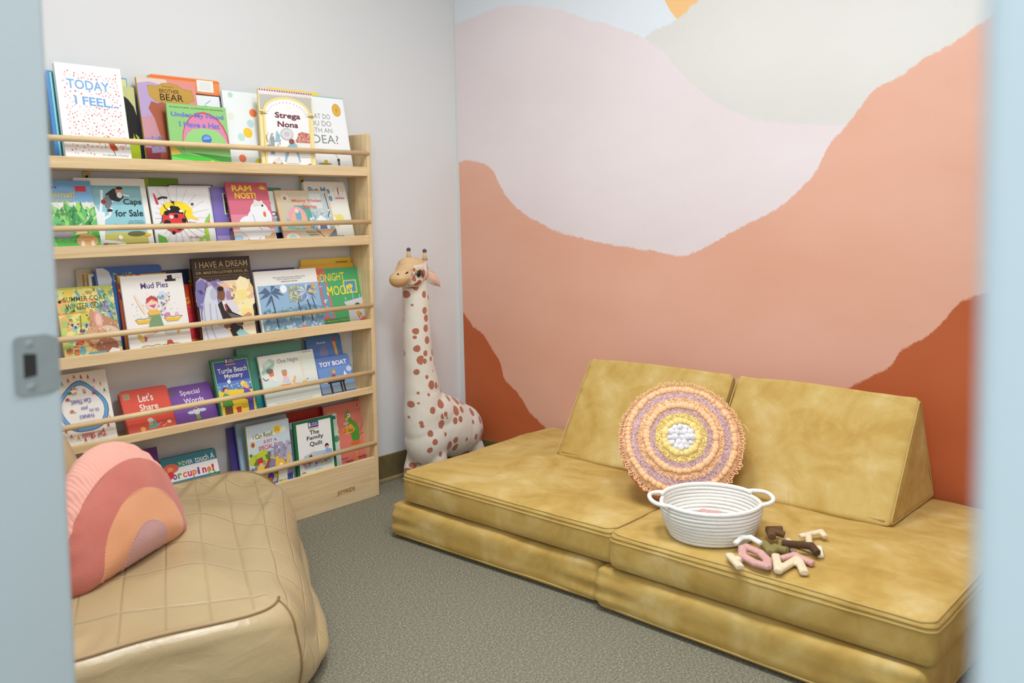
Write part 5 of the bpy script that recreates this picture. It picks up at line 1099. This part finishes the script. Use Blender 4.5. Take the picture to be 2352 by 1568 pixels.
letter('felt_letter', [[(-.600,-1.520),(-.640,-1.575)],[(-.610,-1.535),(-.590,-1.560)]], F_pink, ZS+.012, 'rose felt letter lying inside the rope basket')
letter('felt_letter', [[(-.625,-1.565),(-.610,-1.605)],[(-.620,-1.580),(-.655,-1.600)]], F_cream, ZS+.012, 'cream felt letter lying inside the rope basket')

# ---------------------------------------------------------------- plush giraffe
def giraffe():
    t = thing('plush_giraffe', 'tall cream plush giraffe with brown spots in the corner', 'stuffed toy', (-.28, -.16, 0))
    O = Vector((-.28, -.16, 0))
    m = MB()
    def loft(path, n=24):
        pts = [Vector(p[:3])-O for p in path]; V = []; F = []
        for p, q in zip(pts, path):
            rx, ry = q[3], q[4]
            for k in range(n): a = 2*PI*k/n; V.append((p.x+rx*math.cos(a), p.y+ry*math.sin(a), p.z))
        for i in range(len(pts)-1):
            for k in range(n): F.append((i*n+k, i*n+(k+1) % n, (i+1)*n+(k+1) % n, (i+1)*n+k))
        F.append(tuple(range(n-1,-1,-1))); F.append(tuple((len(pts)-1)*n+k for k in range(n))); m.add(V, F)
    loft([(-.335,-.15,.13,.060,.055),(-.338,-.15,.17,.085,.075),(-.340,-.15,.22,.094,.080),(-.346,-.15,.28,.089,.077),(-.353,-.15,.34,.079,.070),(-.362,-.15,.40,.070,.062),(-.370,-.15,.46,.062,.056),(-.376,-.15,.54,.057,.053),(-.380,-.15,.64,.054,.050),(-.383,-.15,.74,.053,.049),(-.386,-.15,.83,.050,.046)])
    m.ball(Vector((-.225,-.155,.200))-O, (.165,.095,.115), 28, 18, Matrix.Rotation(math.radians(18), 3, 'Y'))
    m.ball(Vector((-.295,-.155,.270))-O, (.115,.085,.085), 24, 16, Matrix.Rotation(math.radians(38), 3, 'Y'))
    m.ball(Vector((-.245,-.155,.232))-O, (.135,.09,.100), 24, 16, Matrix.Rotation(math.radians(28), 3, 'Y'))
    m.ball(Vector((-.165,-.155,.185))-O, (.105,.092,.10), 24, 16)
    m.ball(Vector((-.335,-.15,.18))-O, (.094,.09,.115), 24, 16)
    def leg(x, y, lean=0, r=.040):
        P = [(x+lean*1.2, y, .16), (x+lean*.6, y, .11), (x, y, .06), (x, y, .028), (x-.006, y-.004, .012)]
        m.tube([Vector(p)-O for p in P], [r*.8, r*.98, r, r*1.02, r*.9], 16); m.ball(Vector((x-.004, y-.004, .03))-O, (r, r, .029), 14, 8)
    leg(-.380, -.105, .03, .034); leg(-.325, -.200, -.01, .038); leg(-.105, -.095, -.03, .032); leg(-.090, -.195, -.04, .034)
    def df(co, n_):
        w = co + O; k = 0
        k += .0016*nz(co, 12, 2) + .001*nz(co, 30, 4)
        # soft seam where the neck joins the body
        k -= .0012*math.exp(-((w.z-.372-(w.x+.35)*.05)/.003)**2) if w.x < -.25 else 0
        q = co + n_*k; q.z = max(q.z, .001); q.y = min(q.y, .16-.018); return q
    voxel(m, 'body', M_giraffe, .0055, 6, t, df)
    # head
    h = MB()
    def b(c, r, ry=0, rz=0): h.ball(Vector(c)-O, r, 24, 16, Matrix.Rotation(math.radians(rz), 3, 'Z') @ Matrix.Rotation(math.radians(ry), 3, 'Y'))
    b((-.398,-.165,.842), (.055,.050,.053)); b((-.415,-.168,.860), (.060,.049,.036), 14); b((-.440,-.171,.850), (.054,.044,.034), -35, 8); b((-.425,-.169,.862), (.050,.045,.031), -10); b((-.450,-.172,.856), (.040,.042,.025), -32); b((-.470,-.177,.826), (.048,.040,.033), -30, 10); b((-.490,-.181,.819), (.040,.038,.031), -18, 10); b((-.420,-.168,.812), (.050,.046,.034), -6)
    tan = lin((212,178,134)); cr = lin((228,218,202)); br = lin((170,96,72)); tan2 = lin((198,158,108))
    spots = [((-.446,-.216,.852),.009,.007),((-.398,-.212,.833),.010,.017),((-.440,-.216,.818),.008,.012),((-.458,-.214,.836),.006,.010),((-.418,-.212,.803),.012,.009),((-.362,-.205,.858),.007,.016),((-.427,-.214,.796),.012,.006),((-.432,-.21,.78),.018,.006),((-.375,-.21,.80),.006,.007)]
    def colf(co):
        w = co + O
        if w.z > .871 + (w.x+.41)*.10: return tan
        if w.x < -.464 + (w.z-.82)*.42: return tan2 if w.z < .822 else tan
        if w.x < -.455: 
            pass
        for (sx, sy, sz), rx, rz in spots:
            if w.y < -.165 and ((w.x-sx)/rx)**2 + ((w.z-sz)/rz)**2 < 1: return br
        return cr
    voxel(h, 'head', M_plush, .0026, 4, t, None, colf)
    # eye, lid, lashes
    e = MB(); e.ball(Vector((-.4240,-.2175,.836))-O, (.0110,.0060,.0135), 18, 12, Matrix.Rotation(math.radians(12), 3, 'Z')); e.build('eye', M_black, t, True)
    e = MB(); V = []; n = 16
    e.ball(Vector((-.4220,-.2150,.8435))-O, (.0180,.0065,.0130), 18, 10, Matrix.Rotation(math.radians(20), 3, 'Y')); e.build('eyelid', M_tanplush, t, True)
    e = MB(); E = Vector((-.4240,-.2225,.836))-O
    e.tube([E+Vector((-.018,.002,.012)), E+Vector((-.011,-.002,.010)), E+Vector((-.004,-.003,.0135)), E+Vector((.005,-.002,.0120)), E+Vector((.0100,-.001,.004)), E+Vector((.0125,0,-.005)), E+Vector((.018,.002,-.012))], [.0007,.0012,.0018,.0018,.0016,.0012,.0006], 6)
    e.tube([E+Vector((.0115,0,-.002)), E+Vector((.020,.002,-.009))], [.001,.0004], 5); e.build('eyelashes', M_blacksoft, t, True)
    for c, r, rt in (((-.478,-.2105,.842),(.0085,.003,.0028),25), ((-.512,-.200,.8385),(.004,.003,.0036),40)):
        e = MB(); e.ball(Vector(c)-O, r, 12, 8, Matrix.Rotation(math.radians(-rt), 3, 'Y')); e.build('nostril', M_blacksoft, t, True)
    e = MB(); e.tube([Vector(p)-O for p in ((-.475,-.212,.797),(-.462,-.2165,.792),(-.450,-.217,.7955))], .0010, 5); e.build('mouth', M_blacksoft, t, True)
    # horns
    for x, y, zz in ((-.408,-.145,.888), (-.362,-.185,.882)):
        e = MB(); e.tube([Vector((x,y,zz))-O, Vector((x-.002,y,zz+.018))-O, Vector((x-.001,y,zz+.030))-O], [.0115,.0075,.0065], 12); ob = e.build('horn', M_tanplush, t, True)
        e = MB(); e.ball(Vector((x-.001,y,zz+.036))-O, (.0085,.0085,.0085), 14, 10); e.build('horn_tip', M_greyfelt, ob, True)
    # ears
    def ear(base, tip, side, nm):
        bx, tp = Vector(base)-O, Vector(tip)-O; d = tp-bx; L = d.length; d.normalize(); sdv = d.cross(Vector((0,-1,0))).normalized(); nn = sdv.cross(d)
        outs = {}
        for nm2, off, scl, mt in (('ear', 0, 1, M_cream_plush), ('inner_ear', -.0028, .80, M_earpink)):
            mb = MB(); V = []; F = []; n = 12; mm = 6
            for lay in (0, 1):
                for i in range(n+1):
                    f = i/n; w = .0235*scl*math.sin(PI*min(1, f*1.02)**.75)*(1 if f < .98 else .5) + .001
                    for j in range(mm+1):
                        u = -1+2*j/mm
                        p = bx + d*(L*(.5+(f-.5)*(.97 if scl < 1 else 1))) + sdv*u*w*side + nn*((-.010*(1-u*u)*math.sin(PI*f)) + (off if lay == 0 else off + (.003 if scl == 1 else .0015)))*-1
                        V.append(p)
            S = (n+1)*(mm+1)
            for lay in (0, 1):
                for i in range(n):
                    for j in range(mm):
                        q = [lay*S+i*(mm+1)+j, lay*S+i*(mm+1)+j+1, lay*S+(i+1)*(mm+1)+j+1, lay*S+(i+1)*(mm+1)+j]
                        F.append(q if lay else q[::-1])
            for i in range(n):
                for j in (0, mm):
                    a_, b_ = i*(mm+1)+j, (i+1)*(mm+1)+j; F.append((a_, b_, S+b_, S+a_))
            mb.add(V, F); outs[nm2] = mb.build(nm2, mt, t if nm2 == 'ear' else outs['ear'], True)
    ear((-.352,-.185,.838), (-.288,-.190,.776), 1, 'a'); ear((-.385,-.105,.850), (-.375,-.060,.800), 1, 'b')
giraffe()

# ---------------------------------------------------------------- leather bean bag lounger
def beanbag():
    C = Vector((-1.78, -.64, 0))
    ctl = [ # outline point, edge height, rounding radius, belly bulge
        (-1.672,-1.150,.250,.045,.015), (-1.510,-1.030,.245,.150,.028), (-1.400,-.880,.238,.165,.030), (-1.285,-.670,.236,.160,.030), (-1.165,-.470,.240,.13,.025),
        (-1.115,-.330,.235,.075,.02), (-1.190,-.225,.265,.035,.01), (-1.45,-.185,.275,.05,.01), (-1.75,-.180,.34,.06,.01), (-2.02,-.185,.50,.08,.01),
        (-2.19,-.30,.53,.08,.01), (-2.225,-.60,.42,.07,.01), (-2.215,-.90,.30,.05,.01), (-2.12,-1.045,.262,.035,.02), (-1.90,-1.100,.258,.035,.030)]
    pts = [(math.atan2(p[1]-C.y, p[0]-C.x), Vector(p)) for p in [Vector(q) if False else q for q in ctl]] if False else None
    K = len(ctl)
    def cr(a, b, c, d, f): return .5*((2*b) + (-a+c)*f + (2*a-5*b+4*c-d)*f*f + (-a+3*b-3*c+d)*f**3)
    NT_ = 200; ring = []
    for i in range(NT_):
        s = i/NT_*K; k = int(s); f = s-k; P = [ctl[(k-1) % K], ctl[k], ctl[(k+1) % K], ctl[(k+2) % K]]
        ring.append([cr(P[0][j], P[1][j], P[2][j], P[3][j], f) for j in range(5)])
    V = []; F = []; Q = []; rows = 0
    NS = 34; NR = 9; ND = 16
    def top_h(x, y, ze):
        # seat crown, raised backrest towards the back corner
        d = math.hypot((x+1.62)/.42, (y+.68)/.46); z = .255 + .035*max(0, 1-d*d)
        z += .29*sstep(1.70, 1.84, -x)*sstep(-.60, -.45, y)
        # a dip under the rainbow pillow
        z -= .02*math.exp(-((x+1.75)/.14)**2-((y+.68)/.14)**2)
        return z
    seam_top, seam_v1, seam_v2 = [], [], []
    for i, (x, y, ze, rad, bul) in enumerate(ring):
        B = Vector((x, y, 0)); d = (B - C); L = d.length; d.normalize()
        inner = L - rad
        is_side = 1 - sstep(.05, .10, rad)       # plain side panels have a tight edge
        col = []
        for s in range(NS):
            f = (s/(NS))**.9; p = C + d*inner*f; zt = top_h(p.x, p.y, ze); e = sstep(.45, 1, f); z = zt*(1-e) + ze*e
            # fabric pulled into folds beside the rim
            wrk = (.007 if B.y < -.9 else .004)*math.sin(i*.8 + 7*nz(p, 5))*sstep(.66, .95, f)*is_side*(.2 + 1.3*max(0, nz(p, 4, 9)))
            wrk += .008*nz(p, 5, 1.5)*sstep(.2, .6, f) + .002*nz(p, 15, 3)
            if B.y > -.36 and B.x > -1.40: wrk += .010*math.sin(L*0 + (B.x*60 + f*5))*sstep(.6, .9, f)
            q = Vector((p.x, p.y, z + wrk)); V.append(q)
            Q.append(((p.x*.454 + p.y*.891)/.17, (p.x*.891 + p.y*-.454)/.085, 1.0))
        for s in range(NR+1):
            an = PI/2*s/NR; rr_ = inner + rad*math.sin(an); z = ze - rad + rad*math.cos(an) if rad < ze-.04 else ze - (ze-.05)*(1-math.cos(an))
            p = C + d*rr_; q = Vector((p.x, p.y, z)) + d*(.005*nz((p.x, p.y, z), 8, 2)) ; V.append(q)
            Q.append(((p.x*.454 + p.y*.891)/.17, (p.x*.891 + p.y*-.454 + (ze-z)*.6)/.085, 1.0-is_side))
            if s == 2 and is_side > .5: seam_top.append((i, q.copy()))
        z1 = max(.05, ze-rad) if rad < ze-.04 else .05
        for s in range(1, ND+1):
            f = s/ND; z = z1*(1-f) + .002*f; w = math.sin(PI*(1-f)*.75+.0); bb = bul*math.sin(PI*min(1, f*.9)) - .045*f**3*1.0
            p = C + d*(L + bb); q = Vector((p.x, p.y, z)) + d*(.007*nz((p.x*1, p.y, z*2), 6, 4) + .004*nz((p.x, p.y, z), 15, 7)); V.append(q)
            Q.append(((p.x*.454 + p.y*.891)/.17, (p.x*.891 + p.y*-.454 + (ze-z)*.6)/.085, 1.0-is_side))
            if i in (3, 83): (seam_v1 if i == 3 else seam_v2).append(q + d*.001)
        n = NS + NR + 1 + ND
    for i in range(NT_):
        j = (i+1) % NT_
        for s in range(n-1): F.append((i*n+s, i*n+s+1, j*n+s+1, j*n+s))
    F.append(tuple(i*n + n-1 for i in range(NT_)))
    bz = MB(); bz.add([v - C for v in V], F)
    t = thing('bean_bag_chair', 'tan leatherette bean bag lounger with quilted seat', 'bean bag', (C.x, C.y, 0))
    o = bz.build('shell', M_leather, t, True)
    at = o.data.attributes.new('quilt', 'FLOAT_VECTOR', 'POINT'); buf = []
    for q in Q: buf += list(q)
    at.data.foreach_set('vector', buf)
    # piping along the rims of the plain side panels
    segs = []; cur = []
    last = None
    for i, q in seam_top:
        if last is not None and i != last+1: segs.append(cur); cur = []
        cur.append(q - C + Vector((0,0,.001))); last = i
    segs.append(cur)
    if len(segs) > 1 and seam_top[0][0] == 0 and seam_top[-1][0] == NT_-1: segs[0] = segs[-1] + segs[0]; segs.pop()
    for sg in segs:
        if len(sg) > 4: mm = MB(); mm.tube(sg, .0028, 6); mm.build('seam', M_leather_seam, t, True)
    for sv, i0 in ((seam_v1, 3), (seam_v2, 83)):
        base = i0*n + NS + 2; pth = [V[base+k] - C + (V[base+k]-C).normalized()*.001 for k in range(NR - 1)] + [p - C for p in sv]
        mm = MB(); mm.tube(pth, .0026, 6); mm.build('seam', M_leather_seam, t, True)
beanbag()

# ---------------------------------------------------------------- rainbow pillow
def rainbow():
    mat = fabric_bands('rainbow_patchwork', [(.076,(200,152,152)),(.145,(228,156,104)),(.212,(196,98,84)),(.5,(240,170,152))])
    bdir = Vector((.877, .48, .0)).normalized(); nh = Vector((.48, -.877, 0)).normalized()
    lean = math.radians(14); nrm = (nh*math.cos(lean) + Vector((0,0,math.sin(lean)))).normalized(); upv = nrm.cross(bdir) * -1
    if upv.z < 0: upv = -upv
    # local x = base direction, local z = up, local y = into the pillow (away from the viewer)
    ly = upv.cross(bdir)
    Rm = Matrix((bdir, ly, upv)).transposed()
    t = thing('rainbow_pillow', 'half round rainbow pillow in pink, terracotta, orange and mauve', 'pillow', (-1.775, -.704, .262))
    t.rotation_euler = Rm.to_euler()
    NA, NRr = 96, 26; W2, H, T = .205, .288, .072
    def outline(a):
        # D shape about (0,.10): rounded arch above, flat base below
        dx, dz = math.cos(a), math.sin(a); cz = .105
        lo, hi = 0, .5
        for _ in range(40):
            r = (lo+hi)/2; x, z = dx*r, cz + dz*r
            inside = (abs(x)/W2)**2.1 + (max(0, z-.02)/(H-.02))**2.1 < 1 and z > .004*(1-(x/W2)**2) - .012*0
            if inside: lo = r
            else: hi = r
        return lo, cz
    V = []; F = []
    O_ = [outline(2*PI*k/NA) for k in range(NA)]
    # smooth the outline so that corners stay soft
    rs = [o[0] for o in O_]
    for _ in range(2): rs = [(rs[k-1] + 2*rs[k] + rs[(k+1) % NA])/4 for k in range(NA)]
    for side in (-1, 1):
        for i in range(NRr+1):
            s = math.sin(PI/2*i/NRr)
            for k in range(NA):
                a = 2*PI*k/NA; x = math.cos(a)*rs[k]*s; z = .105 + math.sin(a)*rs[k]*s
                y = side*T*max(0, 1-s**2.4)**.55
                pk = .004*math.sin(a*26)*sstep(.8, 1, s)*(1-sstep(.98, 1, s))
                V.append((x, y + side*pk + .003*nz((x, y, z), 12), z))
    S = (NRr+1)*NA
    for sd in (0, 1):
        for i in range(NRr):
            for k in range(NA):
                q = [sd*S+i*NA+k, sd*S+i*NA+(k+1) % NA, sd*S+(i+1)*NA+(k+1) % NA, sd*S+(i+1)*NA+k]
                F.append(q if sd == 0 else q[::-1])
    m = MB(); m.add(V, F); o = m.build('pillow_cover', mat, t, True)
    bm = bmesh.new(); bm.from_mesh(o.data); bmesh.ops.remove_doubles(bm, verts=bm.verts, dist=1e-5); bmesh.ops.recalc_face_normals(bm, faces=bm.faces); bm.to_mesh(o.data); bm.free()
    # zig zag stitching between the bands
    thread = simple('pale_thread', (236,190,160), .8)
    for R_ in (.076, .145, .212):
        st = MB()
        n = int(R_*PI/.0065)
        for k in range(n):
            a = PI*(k+.5)/n; 
            for rr_ in (R_,):
                x = rr_*math.cos(a); z = .01 + rr_*math.sin(a)/.93
                aa = math.atan2(z-.105, x) % (2*PI); kk = aa/(2*PI)*NA; rb = rs[int(kk) % NA]; s = math.hypot(x, z-.105)/rb
                if s > .97: continue
                y = -T*max(0, 1-s**2.4)**.55 - .0004; dx, dz = math.cos(a)*.0026, math.sin(a)*.0026
                st.tube([(x-dx, y, z-dz), (x+dx, y, z+dz)], .0006, 4)
        st.build('stitching', thread, t, True)
rainbow()
